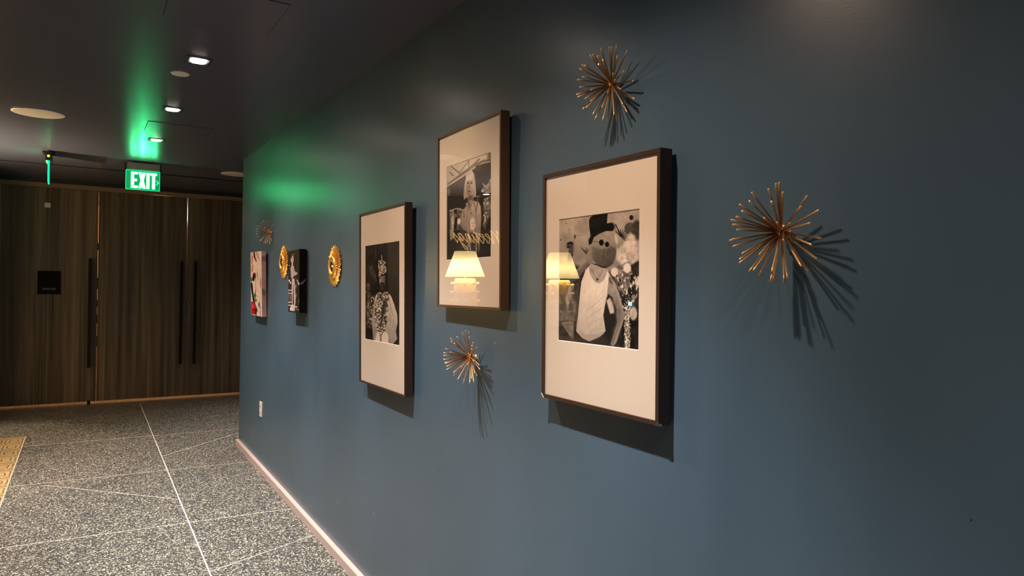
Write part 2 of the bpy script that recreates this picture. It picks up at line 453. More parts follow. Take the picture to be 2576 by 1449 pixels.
def speaker(x, y, r, label, grp='round ivory ceiling speakers'):
    t = thing('ceiling_speaker', label, 'speaker', (x, y, CEIL), 0, grp)
    obj('rim', lathe(bmesh.new(), [(r-0.012, -0.0005), (r, -0.0005), (r-0.002, -0.006), (r-0.012, -0.008)], 64), M_WHITE, t, True)
    obj('grille', lathe(bmesh.new(), [(0.001, -0.006), (r-0.012, -0.006), (r-0.012, -0.001), (0.001, -0.001)], 64), M_GRILLE, t)
speaker(-0.279, 5.55, 0.150, 'large round ivory speaker grille on the left side of the ceiling')
speaker(1.312, 7.60, 0.155, 'round ivory speaker grille half hidden behind the blue wall corner')
o = obj('detector_cover', lathe(bmesh.new(), [(0.001, -0.007), (0.040, -0.007), (0.045, -0.003), (0.045, -0.0003)], 48), M_WHITE, smooth=False, loc=(0.404, 4.0, CEIL))
tag(o, 'small round white cover plate on the ceiling beside the nearest downlight', 'ceiling cover')

def hatch(x0, x1, y0, y1, label):
    t = thing('access_hatch', label, 'access panel', ((x0+x1)/2, (y0+y1)/2, CEIL), 0, 'flush access hatches in the ceiling')
    w, h = (x1-x0)/2, (y1-y0)/2; b = bmesh.new(); g = 0.0022
    for q in ((-w-g, w+g, -h-g, -h), (-w-g, w+g, h, h+g), (-w-g, -w, -h, h), (w, w+g, -h, h)): bx(b, *q, -0.0010, -0.0001)
    obj('groove', b, M_VOID, t)
    obj('panel', box(-w, w, -h, h, -0.0022, -0.0001), M_CEIL, t)
hatch(0.253, 0.655, 2.74, 3.14, 'large square access hatch in the ceiling nearest the camera')
hatch(0.351, 0.758, 5.37, 5.73, 'small square access hatch in the ceiling in front of the exit sign')

# ------------------------------------------------------------------ exit signs
M_EXIT_BG = mat('exit_green', srgb(0, 120, 60), 0.3, emit=(0.0, 0.30, 0.075, 1), estr=1.0)
M_EXIT_EDGE = mat('exit_edge_glow', srgb(0, 200, 90), 0.3, emit=(0.005, 1.0, 0.40, 1), estr=1.15)
M_EXIT_TXT = mat('exit_letters', srgb(255), 0.4, emit=(0.055, 1.0, 0.32, 1), estr=20.0)
M_ARROW = mat('exit_arrow', srgb(120, 255, 230), 0.4, emit=(0.10, 0.85, 0.72, 1), estr=1.0)
def letters(s0, hgt, parent, m):
    # bold block letters E X I T drawn as prisms, local x right, z up, facing -y
    def prism(polys, nm):
        b = bmesh.new()
        for poly in polys:
            f = [b.verts.new((x, -0.0062, z)) for x, z in poly]; k = [b.verts.new((x, -0.0042, z)) for x, z in poly]
            b.faces.new(f); b.faces.new(k)
            for i in range(len(poly)): b.faces.new((f[i], f[(i+1) % len(poly)], k[(i+1) % len(poly)], k[i]))
        obj(nm, b, m, parent)
    R = lambda x0, x1, z0, z1: [(x0, z0), (x1, z0), (x1, z1), (x0, z1)]
    w = 0.024; H = hgt; z = -H/2; x = s0
    prism([R(x, x+w, z, z+H), R(x+w, x+.055, z, z+.021), R(x+w, x+.049, z+H/2-.011, z+H/2+.011), R(x+w, x+.055, z+H-.021, z+H)], 'letter')
    x += .061
    prism([[(x, z), (x+w, z), (x+.060, z+H), (x+.060-w, z+H)], [(x, z+H), (x+w, z+H), (x+.060, z), (x+.060-w, z)]], 'letter')
    x += .066
    prism([R(x, x+w+.001, z, z+H)], 'letter')
    x += .031
    prism([R(x+.016, x+.016+w, z, z+H-.021), R(x, x+.056, z+H-.021, z+H)], 'letter')
def exit_sign(loc, rotz, label, full=True):
    t = thing('exit_sign', label, 'exit sign', loc, rotz)
    obj('canopy', box(-0.08, 0.08, -0.045, 0.045, -0.016, -0.0002, 0.002), M_DARKTRIM, t)
    b = bmesh.new()
    bx(b, -0.138, 0.138, -0.022, 0.022, -0.080, -0.018, 0)
    obj('housing', b, M_GREYPANEL, t)
    for s in (-1, 1): obj('end_cap', box(min(s*0.138, s*0.151), max(s*0.138, s*0.151), -0.025, 0.025, -0.088, -0.016, 0.003), M_DARKTRIM, t)
    p = obj('light_panel', box(-0.140, 0.140, -0.004, 0.004, -0.262, -0.084, 0.002), M_EXIT_BG, t)
    b = bmesh.new(); e = 0.0045
    for q in ((-.142, .142, -.264, -.264+e), (-.142, .142, -.088, -.084), (-.142, -.142+e, -.26, -.088), (.142-e, .142, -.26, -.088)):
        bx(b, q[0], q[1], -0.0055, 0.0055, q[2], q[3])
    obj('glowing_edge', b, M_EXIT_EDGE, t)
    g = bpy.data.objects.new('lettering', None); link(g, t); g.location = (0, 0, -0.174)
    letters(-0.098, 0.148, g, M_EXIT_TXT)
    b = bmesh.new()
    a = [(0.106, 0.022), (0.116, 0.022), (0.136, 0.0), (0.116, -0.022), (0.106, -0.022), (0.124, 0.0)]
    f = [b.verts.new((x, -0.0062, z-.012)) for x, z in a]; k = [b.verts.new((x, -0.0042, z-.012)) for x, z in a]
    b.faces.new(f); b.faces.new(k)
    for i in range(6): b.faces.new((f[i], f[(i+1) % 6], k[(i+1) % 6], k[i]))
    obj('arrow', b, M_ARROW, g)
    return t
exit_sign((0.444, 7.37, CEIL), 0, 'green lit EXIT sign hanging from the ceiling with its lettering facing the camera')
t = exit_sign((-0.289, 7.34, CEIL), -PI/2*0.985, 'green exit sign on the left seen edge-on as a thin glowing bar')
obj('indicator_light', lathe(bmesh.new(), [(0.001, 0.006), (0.008, 0.005), (0.011, 0.0)], 20, 'z'), mat('indicator_amber', srgb(180, 200, 30), 0.4, emit=(0.5, 0.65, 0.02, 1), estr=1.5), t, True).matrix_local = Matrix.Translation((0.151, 0.0, -0.05)) @ Matrix.Rotation(PI/2, 4, 'Y')

# green sign and warm lamp in the room behind the doors, seen through the gaps
nt_ = thing('exit_sign', 'green exit sign of the room behind the doors, glimpsed through the right door gap', 'exit sign', (1.16, 10.3, CEIL))
obj('light_panel', box(-0.06, 0.14, -0.005, 0.005, -0.18, -0.05), M_EXIT_EDGE, nt_)
obj('canopy', box(-0.05, 0.13, -0.02, 0.02, -0.05, -0.0002), M_DARKTRIM, nt_)
nl = thing('ceiling_lamp', 'warm ceiling lamp in the room behind the doors', 'lamp', (0.9, 11.2, CEIL))
obj('glass_dome', lathe(bmesh.new(), [(0.001, -0.06), (0.08, -0.05), (0.13, -0.02), (0.14, -0.0003)], 40), mat('lamp_dome', srgb(255, 220, 170), 0.4, emit=(1, 0.6, 0.3, 1), estr=5.0), nl, True)
light('ceiling_lamp_glow', 'POINT', (0, 0, -0.16), 130, (1, 0.62, 0.36), nl, 0.08)

# ------------------------------------------------------------------ plate, sensor, wall outlet, keypad
t = thing('room_sign', 'square black room plate with small pale lettering on the left door', 'sign', (-0.350, DOOR_Y-0.001, 1.397))
obj('plate', box(-0.110, 0.110, -0.008, 0.0, -0.131, 0.131, 0.002), mat('sign_black', srgb(5), 0.7, 0, 0.2), t)
o = text_obj('lettering', 'SNIFTER', 0.030, M_TEXT, t); o.rotation_euler = (PI/2, 0, 0); o.location = (0.002, -0.0088, -0.073); o.scale = (1.15, 1, 1)
o = obj('door_sensor', box(-0.031, 0.031, -0.022, 0.0, -0.028, 0.028, 0.007), M_WHITE, smooth=True, loc=(-0.374, DOOR_Y-0.0005, 2.262))
tag(o, 'small white rounded sensor box high on the left door', 'sensor')
t = thing('wall_outlet', 'white wall outlet plate low on the blue wall near its far corner', 'outlet', (WALL_X-0.0003, 5.69, 0.471))
obj('cover_plate', box(-0.006, 0.0, -0.036, 0.036, -0.058, 0.058, 0.0018), M_WHITE, t)
for z in (-0.0235, 0.0235):
    s = obj('socket', box(-0.0075, -0.005, -0.0165, 0.0165, z-0.0145, z+0.0145, 0.001), mat('socket_white', srgb(205, 196, 188), 0.4), t)
    b = bmesh.new(); bx(b, -0.0080, -0.0070, -0.008, -0.0062, z-0.006, z+0.005); bx(b, -0.0080, -0.0070, 0.0062, 0.008, z-0.006, z+0.005); bx(b, -0.0080, -0.0070, -0.002, 0.002, z-0.011, z-0.008)
    obj('slots', b, M_VOID, s)
t = thing('wall_keypad', 'small keypad with a lit cyan screen on the left corridor wall', 'keypad', (-0.7447, 3.498, 1.353))
obj('casing', box(0.0, 0.016, -0.035, 0.035, -0.045, 0.045, 0.003), M_WHITE, t)
obj('screen', box(0.0155, 0.0175, -0.018, 0.018, -0.012, 0.014), mat('cyan_screen', srgb(120, 230, 255), 0.3, emit=(0.35, 0.85, 1.0, 1), estr=16.0), t)

# ------------------------------------------------------------------ lounge: console, two lamps, script sign
L1 = Vector((-1.2055, 7.0, 0)); L2 = Vector((-2.158, 6.35, 0)); dv = (L2-L1).normalized()
ctr = L1+dv*0.80; ang = math.atan2(dv.y, dv.x)
t = thing('console_table', 'long walnut console table carrying the two lamps in the lounge', 'table', (ctr.x, ctr.y, 0.0065), ang)
TOP = 0.985
obj('top', box(-1.02, 1.02, -0.21, 0.21, TOP-0.046, TOP-0.006, 0.004), M_CONSOLE, t)
obj('cabinet_body', box(-0.95, 0.95, -0.18, 0.17, 0.16, TOP-0.046), M_CONSOLE, t)
for k in range(4):
    x0 = -0.94+k*0.472
    dd = obj('door', box(x0, x0+0.464, 0.17, 0.188, 0.175, TOP-0.06, 0.003), M_CONSOLE, t)
    obj('knob', lathe(bmesh.new(), [(0.004, 0.0), (0.005, 0.012), (0.013, 0.018), (0.012, 0.026), (0.001, 0.028)], 20), M_BRASS, dd, True).matrix_local = Matrix.Translation((x0+(0.42 if k % 2 == 0 else 0.044), 0.186, 0.55)) @ Matrix.Rotation(-PI/2, 4, 'X')
for sx in (-1, 1):
    for sy in (-1, 1): obj('leg', box(sx*0.90-0.02, sx*0.90+0.02, sy*0.15-0.02, sy*0.15+0.02, 0.0, 0.16), M_BLACK, t)

M_SHADE = mat('lit_lampshade', srgb(250, 225, 170), 0.9, emit=(1.0, 0.74, 0.30, 1), estr=SHADE_EMIT)
def shade_mat():
    # cloth lit from the bulb inside: brightest at bulb height, it gives off this light itself
    n, l = nt(M_SHADE); b = n['Principled BSDF']
    tc = n.new('ShaderNodeTexCoord'); sp = n.new('ShaderNodeSeparateXYZ'); l.new(tc.outputs['Object'], sp.inputs[0])
    d = math_node(n, l, 'DIVIDE', math_node(n, l, 'SUBTRACT', sp.outputs[2], 0.635), 0.115)
    g = math_node(n, l, 'DIVIDE', 1.0, math_node(n, l, 'ADD', 1.0, math_node(n, l, 'MULTIPLY', math_node(n, l, 'MULTIPLY', d, d), 1.4)))
    l.new(math_node(n, l, 'MULTIPLY', g, SHADE_EMIT), b.inputs['Emission Strength'])
shade_mat()
def lamp(p, label, sr=1.0):
    t = thing('table_lamp', label, 'lamp', (p.x, p.y, TOP+0.0015), 0, 'cream knobbed table lamps')
    # base: cream drum that flares slightly, five rows of stubby pegs
    body = obj('base', lathe(bmesh.new(), [(0.001, 0), (0.142, 0.0), (0.148, 0.012), (0.142, 0.16), (0.132, 0.34), (0.120, 0.475), (0.113, 0.495), (0.095, 0.500), (0.001, 0.500)], 48), M_PORCELAIN, t, True)
    for r in range(5):
        z = 0.443-r*0.098; R0 = 0.124+0.0045*r
        for k in range(10):
            b = bmesh.new()
            a = 2*PI*(k+0.25)/10
            pts = [(R0-.01, 0.009), (R0+0.022, 0.011), (R0+0.026, 0.016), (R0+0.036, 0.017), (R0+0.043, 0.011), (R0+0.045, 0.002)]
            rings = []
            for rr, w in pts:
                c = Vector((rr*math.cos(a), rr*math.sin(a), z)); tt = Vector((-math.sin(a), math.cos(a), 0)); uu = Vector((0, 0, 1))
                rings.append([b.verts.new(c+tt*w*math.cos(2*PI*q/8)+uu*w*math.sin(2*PI*q/8)) for q in range(8)])
            for i in range(len(rings)-1):
                for q in range(8): b.faces.new((rings[i][q], rings[i][(q+1) % 8], rings[i+1][(q+1) % 8], rings[i+1][q]))
            b.faces.new(rings[0]); b.faces.new(rings[-1])
            obj('peg', b, M_PORCELAIN, body, True)
    obj('stem', lathe(bmesh.new(), [(0.006, 0.498), (0.006, 0.72)], 16), M_BRASS, t, True)
    sh = obj('shade', lathe_open([(0.225, 0.517), (0.222, 0.522), (0.118, 0.800), (0.115, 0.803), (0.113, 0.800), (0.217, 0.522), (0.220, 0.517), (0.225, 0.517)], 56), M_SHADE, t, True)
    obj('bulb', lathe(bmesh.new(), [(0.013, 0.60), (0.016, 0.62), (0.032, 0.665), (0.028, 0.70), (0.001, 0.715)], 20), mat('bulb', srgb(255), 0.4, emit=(1, 0.7, 0.4, 1), estr=30), t, True)
    light('bulb_glow', 'POINT', (0, 0, 0.74), 160.0, (1, 0.72, 0.45), t, 0.03)
def lathe_open(prof, seg):
    b = bmesh.new(); rings = [[b.verts.new((r*math.cos(2*PI*k/seg), r*math.sin(2*PI*k/seg), z)) for k in range(seg)] for r, z in prof[:-1]]
    m = len(rings)
    for i in range(m):
        for k in range(seg): b.faces.new((rings[i][k], rings[i][(k+1) % seg], rings[(i+1) % m][(k+1) % seg], rings[(i+1) % m][k]))
    return b
lamp(L1, 'cream knobbed table lamp mirrored in the upper framed photograph of the woman')
lamp(L2, 'cream knobbed table lamp mirrored at the left edge of the large right-hand framed photograph')

# script sign "Meetings" on the lounge wall
SCRIPT = {
 'M': ([(0, .05), (.10, .35), (.22, 1.0), (.26, .9), (.30, .02), (.36, .3), (.56, 1.0), (.60, .9), (.60, .06), (.66, 0.0), (.74, .12)], .74),
 'e': ([(0, .12), (.16, .24), (.27, .42), (.22, .55), (.10, .48), (.06, .25), (.12, .03), (.24, .0), (.34, .12)], .34),
 't': ([(0, .12), (.14, .5), (.22, .95), (.15, .5), (.10, .15), (.14, 0), (.22, .04), (.28, .12)], .28),
 'i': ([(0, .12), (.10, .5), (.06, .15), (.10, 0), (.18, .03), (.24, .12)], .24),
 'n': ([(0, .12), (.08, .5), (.05, .0), (.12, .35), (.22, .52), (.25, .4), (.22, .1), (.27, 0), (.38, .12)], .38),
 'g': ([(0, .12), (.10, .4), (.22, .54), (.10, .45), (.06, .15), (.14, .02), (.24, .3), (.28, .54), (.22, -.2), (.12, -.62), (.02, -.6), (.04, -.38), (.22, -.05), (.36, .12)], .36),
 's': ([(0, .12), (.12, .4), (.17, .6), (.18, .35), (.20, .12), (.12, 0), (.02, .05)], .26)}
def script_word(word, size):
    pts = []; x = 0
    for ch in word:
        p, w = SCRIPT[ch]
        seg = [(x+a, b_) for a, b_ in p]
        pts += seg if not pts else seg[1:]
        x += w
    out = []
    for i in range(len(pts)-1):
        p0 = pts[max(i-1, 0)]; p1 = pts[i]; p2 = pts[i+1]; p3 = pts[min(i+2, len(pts)-1)]
        for k in range(5):
            u = k/5
            q = [0.5*((2*p1[j])+(-p0[j]+p2[j])*u+(2*p0[j]-5*p1[j]+4*p2[j]-p3[j])*u*u+(-p0[j]+3*p1[j]-3*p2[j]+p3[j])*u**3) for j in (0, 1)]
            out.append(q)
    out.append(pts[-1])
    hz = lambda v: 0.165*(abs(v)**0.5) if v >= 0 else 0.14*v
    return [(a*size+0.35*hz(b_), 0, hz(b_)) for a, b_ in out], x*size
M_SCRIPT = mat('gold_script', srgb(235, 190, 95), 0.35, 0.6, emit=(1.0, 0.62, 0.22, 1), estr=2.4)
SIZE = 0.252
pts, ww = script_word('Meetings', SIZE)
t = thing('script_sign', 'gold handwritten Meetings sign on the lounge wall', 'sign', (-1.690, 8.285, 1.948))
obj('lettering', tube(bmesh.new(), [(p[0]-ww, 0, p[2]) for p in pts], 0.0060, 8), M_SCRIPT, t, True)
b = bmesh.new(); lathe(b, [(0.001, -0.006), (0.006, -0.003), (0.006, 0.003), (0.001, 0.006)], 12, 'z', (-ww+SIZE*1.95, 0, 0.165))
obj('dot', b, M_SCRIPT, t, True)
obj('crossbar', tube(bmesh.new(), [(-ww+SIZE*1.50, 0, 0.118), (-ww+SIZE*1.86, 0, 0.135)], 0.006, 8), M_SCRIPT, t, True)
for fx in (0.1, 0.5, 0.9): obj('standoff', box(-ww*fx-0.003, -ww*fx+0.003, 0.0, 0.0148, 0.06, 0.066), M_BLACK, t)

# ------------------------------------------------------------------ framed photographs
FR = {
    'frame3': {'c': [1.14546, 1.45642, 1.51083], 'w': 0.4925, 'h': 0.6526, 'd': 0.03787, 'u': [-0.00346, -0.99991, 0.01258], 'v': [-0.00867, 0.0126, 0.99988], 'n': [-0.99996, 0.00335, -0.00871], 'win': [-0.17123, 0.16741, -0.15385, 0.18919]},
    'frame2': {'c': [1.14691, 2.19496, 1.74577], 'w': 0.49071, 'h': 0.65042, 'd': 0.03344, 'u': [-0.01241, -0.99978, 0.0167], 'v': [-0.01115, 0.01684, 0.9998], 'n': [-0.99986, 0.01222, -0.01136], 'win': [-0.1733, 0.16829, -0.14777, 0.20006]},
    'frame1': {'c': [1.14426, 3.01547, 1.42841], 'w': 0.58727, 'h': 0.82008, 'd': 0.03447, 'u': [-0.00937, -0.99981, 0.01734], 'v': [-0.01352, 0.01747, 0.99976], 'n': [-0.99986, 0.00914, -0.01368], 'win': [-0.2232, 0.21516, -0.19751, 0.24888]},
    'canvas1': {'c': [1.14765, 5.74465, 1.4581], 'w': 0.41226, 'h': 0.50368, 'd': 0.03272, 'u': [0.00118, -1.0, 0.00169], 'v': [-0.02546, 0.00166, 0.99967], 'n': [-0.99968, -0.00122, -0.02546]},
    'canvas2': {'c': [1.13998, 4.55201, 1.49043], 'w': 0.28035, 'h': 0.40048, 'd': 0.04516, 'u': [-0.00139, -0.99968, 0.0254], 'v': [-0.00861, 0.02541, 0.99964], 'n': [-0.99996, 0.00117, -0.00864]},
}
def basis(f):
    u, v, n = Vector(f['u']).normalized(), Vector(f['v']).normalized(), Vector(f['n']).normalized()
    v = (v-u*v.dot(u)).normalized(); n = u.cross(v)
    c = Vector(f['c'])
    return Matrix([[u.x, v.x, n.x, c.x], [u.y, v.y, n.y, c.y], [u.z, v.z, n.z, c.z], [0, 0, 0, 1]])

def grid_mesh(name, quads, m, parent, painter_list):
    # quads: list of (corner points TL,TR,BL,BR in local space, nu, nv, colour array nv x nu x 3)
    me = bpy.data.meshes.new(name); V = []; Fc = []; Cc = []; base = 0
    for (tl, tr, bl, br), img in quads:
        nv, nu = img.shape[:2]
        s, t_ = np.meshgrid(np.linspace(0, 1, nu), np.linspace(0, 1, nv))
        s = s[..., None]; t_ = t_[..., None]
        tl, tr, bl, br = map(np.array, (tl, tr, bl, br))
        P = (1-t_)*((1-s)*tl+s*tr)+t_*((1-s)*bl+s*br)
        V.append(P.reshape(-1, 3)); Cc.append(img.reshape(-1, 3))
        ii = np.arange(nv*nu).reshape(nv, nu)
        q = np.stack([ii[:-1, :-1], ii[1:, :-1], ii[1:, 1:], ii[:-1, 1:]], -1).reshape(-1, 4)+base
        Fc.append(q); base += nv*nu
    V = np.concatenate(V); Fc = np.concatenate(Fc); Cc = np.concatenate(Cc)
    me.vertices.add(len(V)); me.vertices.foreach_set('co', V.ravel().astype(np.float32))
    me.loops.add(Fc.size); me.loops.foreach_set('vertex_index', Fc.ravel().astype(np.int32))
    me.polygons.add(len(Fc)); me.polygons.foreach_set('loop_start', (np.arange(len(Fc))*4).astype(np.int32))
    me.polygons.foreach_set('loop_total', np.full(len(Fc), 4, np.int32))
    me.update(calc_edges=True)
    at = me.color_attributes.new('ink', 'FLOAT_COLOR', 'POINT')
    c4 = np.ones((len(V), 4), np.float32); c4[:, :3] = Cc
    at.data.foreach_set('color', c4.ravel())
    me.materials.append(m); me.validate()
    o = bpy.data.objects.new(name, me); link(o, parent)
    return o

def framed(key, label, img, frame_mat, lip=0.0105, corners=False):
    f = FR[key]; w, h, d = f['w']/2, f['h']/2, f['d']
    t = thing('picture_frame', label, 'framed photograph', (0, 0, 0), 0, 'large framed black and white photographs')
    t.matrix_world = basis(f)
    b = bmesh.new()
    o1 = [(-w, -h), (w, -h), (w, h), (-w, h)]; i1 = [(x-lip*(1 if x > 0 else -1), y-lip*(1 if y > 0 else -1)) for x, y in o1]
    def ring(pts, z): return [b.verts.new((x, y, z)) for x, y in pts]
    A = ring(o1, 0); B = ring(i1, 0); Cc = ring(i1, -0.008); D = ring(o1, -d)
    E = ring([(x*0.96, y*0.97) for x, y in i1], -d)
    for i in range(4):
        j = (i+1) % 4
        b.faces.new((A[i], A[j], B[j], B[i])); b.faces.new((B[i], B[j], Cc[j], Cc[i])); b.faces.new((D[i], D[j], A[j], A[i])); b.faces.new((E[i], E[j], D[j], D[i]))
        b.faces.new((Cc[i], Cc[j], E[j], E[i]))
    obj('frame', b, frame_mat, t)
    obj('glass', box(-w+lip, w-lip, -h+lip, h-lip, -0.0052, -0.0036), M_GLASS, t)
    x0, x1, z0, z1 = f['win']
    b = bmesh.new(); W_, H_ = w-lip, h-lip; zf, zb = -0.0058, -0.0078; bv = 0.0016
    O = [b.verts.new((x, y, zf)) for x, y in ((-W_, -H_), (W_, -H_), (W_, H_), (-W_, H_))]
    I = [b.verts.new((x, y, zf)) for x, y in ((x0-bv, z0-bv), (x1+bv, z0-bv), (x1+bv, z1+bv), (x0-bv, z1+bv))]
    J = [b.verts.new((x, y, zb)) for x, y in ((x0, z0), (x1, z0), (x1, z1), (x0, z1))]
    for i in range(4):
        j = (i+1) % 4
        b.faces.new((O[i], O[j], I[j], I[i]))
        ff = b.faces.new((I[i], I[j], J[j], J[i])); ff.material_index = 1
    obj('mat_board', b, [M_MAT, M_BEVEL], t)
    g = 0.003
    grid_mesh('photo_print', [(((x0-g, z1+g, zb-.0003), (x1+g, z1+g, zb-.0003), (x0-g, z0-g, zb-.0003), (x1+g, z0-g, zb-.0003)), img)], M_PRINT, t, None)
    if corners:
        for s in (-1, 1):
            b = bmesh.new(); x = s*w; q = 0.012
            for tri in (((x+s*.0012, -h-.0012, .0012), (x-s*q, -h-.0012, .0012), (x+s*.0012, -h+q, .0012)),):
                v = [b.verts.new(p) for p in tri]; k = [b.verts.new((p[0], p[1], p[2]-.0011)) for p in tri]
                b.faces.new(v); b.faces.new(k)
                for i in range(3): b.faces.new((v[i], v[(i+1) % 3], k[(i+1) % 3], k[i]))
            bx(b, min(x+s*.0012, x-s*q*.8), max(x+s*.0012, x-s*q*.8), -h-.0012, -h-.0002, -0.010, .0012)
            bx(b, min(x+s*.0002, x+s*.0012), max(x+s*.0002, x+s*.0012), -h-.0012, -h+q*.4, -0.010, .0012)
            obj('corner_protector', b, M_SILVER, t)
    # hidden hanging cleat that holds it off the wall
    return t

# ------------------------------------------------------------------ painted prints (values laid down per mesh vertex)
def homog(q):
    src = [(0, 0), (1, 0), (0, 1), (1, 1)]; A = []; B = []
    for (x, y), (u, v) in zip(src, q):
        A.append([x, y, 1, 0, 0, 0, -u*x, -u*y]); B.append(u)
        A.append([0, 0, 0, x, y, 1, -v*x, -v*y]); B.append(v)
    return np.append(np.linalg.solve(np.array(A, float), np.array(B, float)), 1).reshape(3, 3)

def vnoise(x, y, sx, sy, seed, octaves=3):
    r = np.random.RandomState(seed); out = 0; amp = 1; tot = 0
    for o in range(octaves):
        g = r.rand(64, 64); fx = x/sx*2**o; fy = y/sy*2**o
        ix = np.floor(fx).astype(int); iy = np.floor(fy).astype(int); tx = fx-ix; ty = fy-iy
        tx = tx*tx*(3-2*tx); ty = ty*ty*(3-2*ty)
        a = g[iy % 64, ix % 64]; b = g[iy % 64, (ix+1) % 64]; c = g[(iy+1) % 64, ix % 64]; d = g[(iy+1) % 64, (ix+1) % 64]
        out = out+amp*((a*(1-tx)+b*tx)*(1-ty)+(c*(1-tx)+d*tx)*ty); tot += amp; amp *= .5
    return out/tot

class Paint:
    def __init__(s, q, nu, nv, base):
        H = homog(q); u, v = np.meshgrid(np.linspace(0, 1, nu), np.linspace(0, 1, nv))
        w = H[2, 0]*u+H[2, 1]*v+H[2, 2]
        s.X = (H[0, 0]*u+H[0, 1]*v+H[0, 2])/w; s.Y = (H[1, 0]*u+H[1, 1]*v+H[1, 2])/w
        s.I = np.zeros((nv, nu, 3)); s.I[:] = s.c(base)
    def c(s, k): return np.array([k]*3 if isinstance(k, (int, float)) else k, float)
    def put(s, a, col, col2=None, g=None, tex=None):
        C = s.c(col)[None, None]
        if col2 is not None:
            x0, y0, x1, y1 = g; L = (x1-x0)**2+(y1-y0)**2
            t = np.clip(((s.X-x0)*(x1-x0)+(s.Y-y0)*(y1-y0))/L, 0, 1)[..., None]
            C = C*(1-t)+s.c(col2)*t
        if tex is not None:
            amp, sx, sy, seed = tex; C = C+amp*(vnoise(s.X, s.Y, sx, sy, seed)[..., None]-0.5)*2
        a = a[..., None]; s.I = s.I*(1-a)+C*a
    def sd(s, pts):
        X, Y = s.X, s.Y; d = np.full(X.shape, 1e9); ins = np.zeros(X.shape, bool); n = len(pts)
        for i in range(n):
            x0, y0 = pts[i]; x1, y1 = pts[(i+1) % n]
            ex, ey = x1-x0, y1-y0; L = ex*ex+ey*ey+1e-9
            t = np.clip(((X-x0)*ex+(Y-y0)*ey)/L, 0, 1)
            d = np.minimum(d, (X-x0-t*ex)**2+(Y-y0-t*ey)**2)
            cnd = ((y0 <= Y) != (y1 <= Y)) & (X < (x1-x0)*(Y-y0)/((y1-y0) if y1 != y0 else 1e-9)+x0)
            ins ^= cnd
        d = np.sqrt(d); return np.where(ins, -d, d)
    def poly(s, pts, col, soft=3, **k): s.put(np.clip(0.5-s.sd(pts)/soft, 0, 1)*k.pop('al', 1), col, **k)
    def ell(s, cx, cy, rx, ry, col, soft=3, rot=0, **k):
        c, n = math.cos(rot), math.sin(rot); dx, dy = s.X-cx, s.Y-cy
        r = np.sqrt(((dx*c+dy*n)/rx)**2+((-dx*n+dy*c)/ry)**2)
        s.put(np.clip(0.5-(r-1)*min(rx, ry)/soft, 0, 1)*k.pop('al', 1), col, **k)
    def line(s, pts, w, col, soft=2, **k):
        d = np.full(s.X.shape, 1e9)
        for (x0, y0), (x1, y1) in zip(pts[:-1], pts[1:]):
            ex, ey = x1-x0, y1-y0; L = ex*ex+ey*ey+1e-9
            t = np.clip(((s.X-x0)*ex+(s.Y-y0)*ey)/L, 0, 1)
            d = np.minimum(d, np.hypot(s.X-x0-t*ex, s.Y-y0-t*ey))
        s.put(np.clip(0.5-(d-w/2)/soft, 0, 1)*k.pop('al', 1), col, **k)
    def dots(s, pts, col, sx, sy, seed, thr=.6, soft=.12, al=1):
        m = np.clip(0.5-s.sd(pts)/8, 0, 1); nz = vnoise(s.X, s.Y, sx, sy, seed, 2)
        s.put(m*np.clip((nz-thr)/soft, 0, 1)*al, col)
    def grey(s, white=214, albedo=0.80):
        T = np.clip(s.I, 0, 255)/255; L = ((T+0.055)/1.055)**2.4; w = ((white/255+0.055)/1.055)**2.4
        return np.clip((L/w)**1.12*albedo*np.array([1.14, 0.97, 0.84]), 0.004, 0.9)

# --- print 1: carnival figure with a round papier-mache head, top hat and tank top
P = Paint([(60, 190), (795, 98), (55, 1285), (778, 1378)], 260, 420, 150)
P.poly([(0, 0), (900, 0), (900, 1449), (0, 1449)], 172, col2=140, g=(200, 150, 300, 700), tex=(26, 60, 90, 1))
for a, b_, c_, d_ in ((200, 335, 200, 520), (200, 335, 300, 345), (205, 440, 300, 455), (580, 140, 640, 180), (640, 120, 760, 250), (100, 250, 120, 380)):
    P.line([(a, b_), (c_, d_)], 3, 118, 3, al=.6)
P.ell(204, 352, 8, 18, 70, 5); P.ell(76, 380, 5, 6, 60, 4); P.ell(150, 290, 4, 4, 80, 3); P.ell(126, 232, 4, 6, 90, 3)
# dark lower background
P.poly([(50, 560), (180, 600), (300, 640), (300, 800), (620, 620), (800, 560), (800, 1400), (50, 1400)], 48, 40, tex=(22, 40, 50, 2))
P.poly([(120, 780), (240, 770), (230, 1200), (60, 1260), (60, 900)], 92, 20, tex=(50, 22, 90, 3))
P.poly([(140, 1000), (200, 780), (160, 780), (120, 900)], 190, 10, al=.5)
P.poly([(60, 1105), (210, 1105), (240, 1310), (50, 1290)], 62, 10, tex=(30, 30, 30, 4))  # corner block: console reflection in the glass, painted into the print
P.poly([(80, 1120), (195, 1110), (190, 1270), (150, 1230)], 120, 10, tex=(34, 20, 20, 5))
P.poly([(650, 1000), (800, 1000), (800, 1400), (600, 1400)], 34, 20, tex=(22, 30, 60, 6))
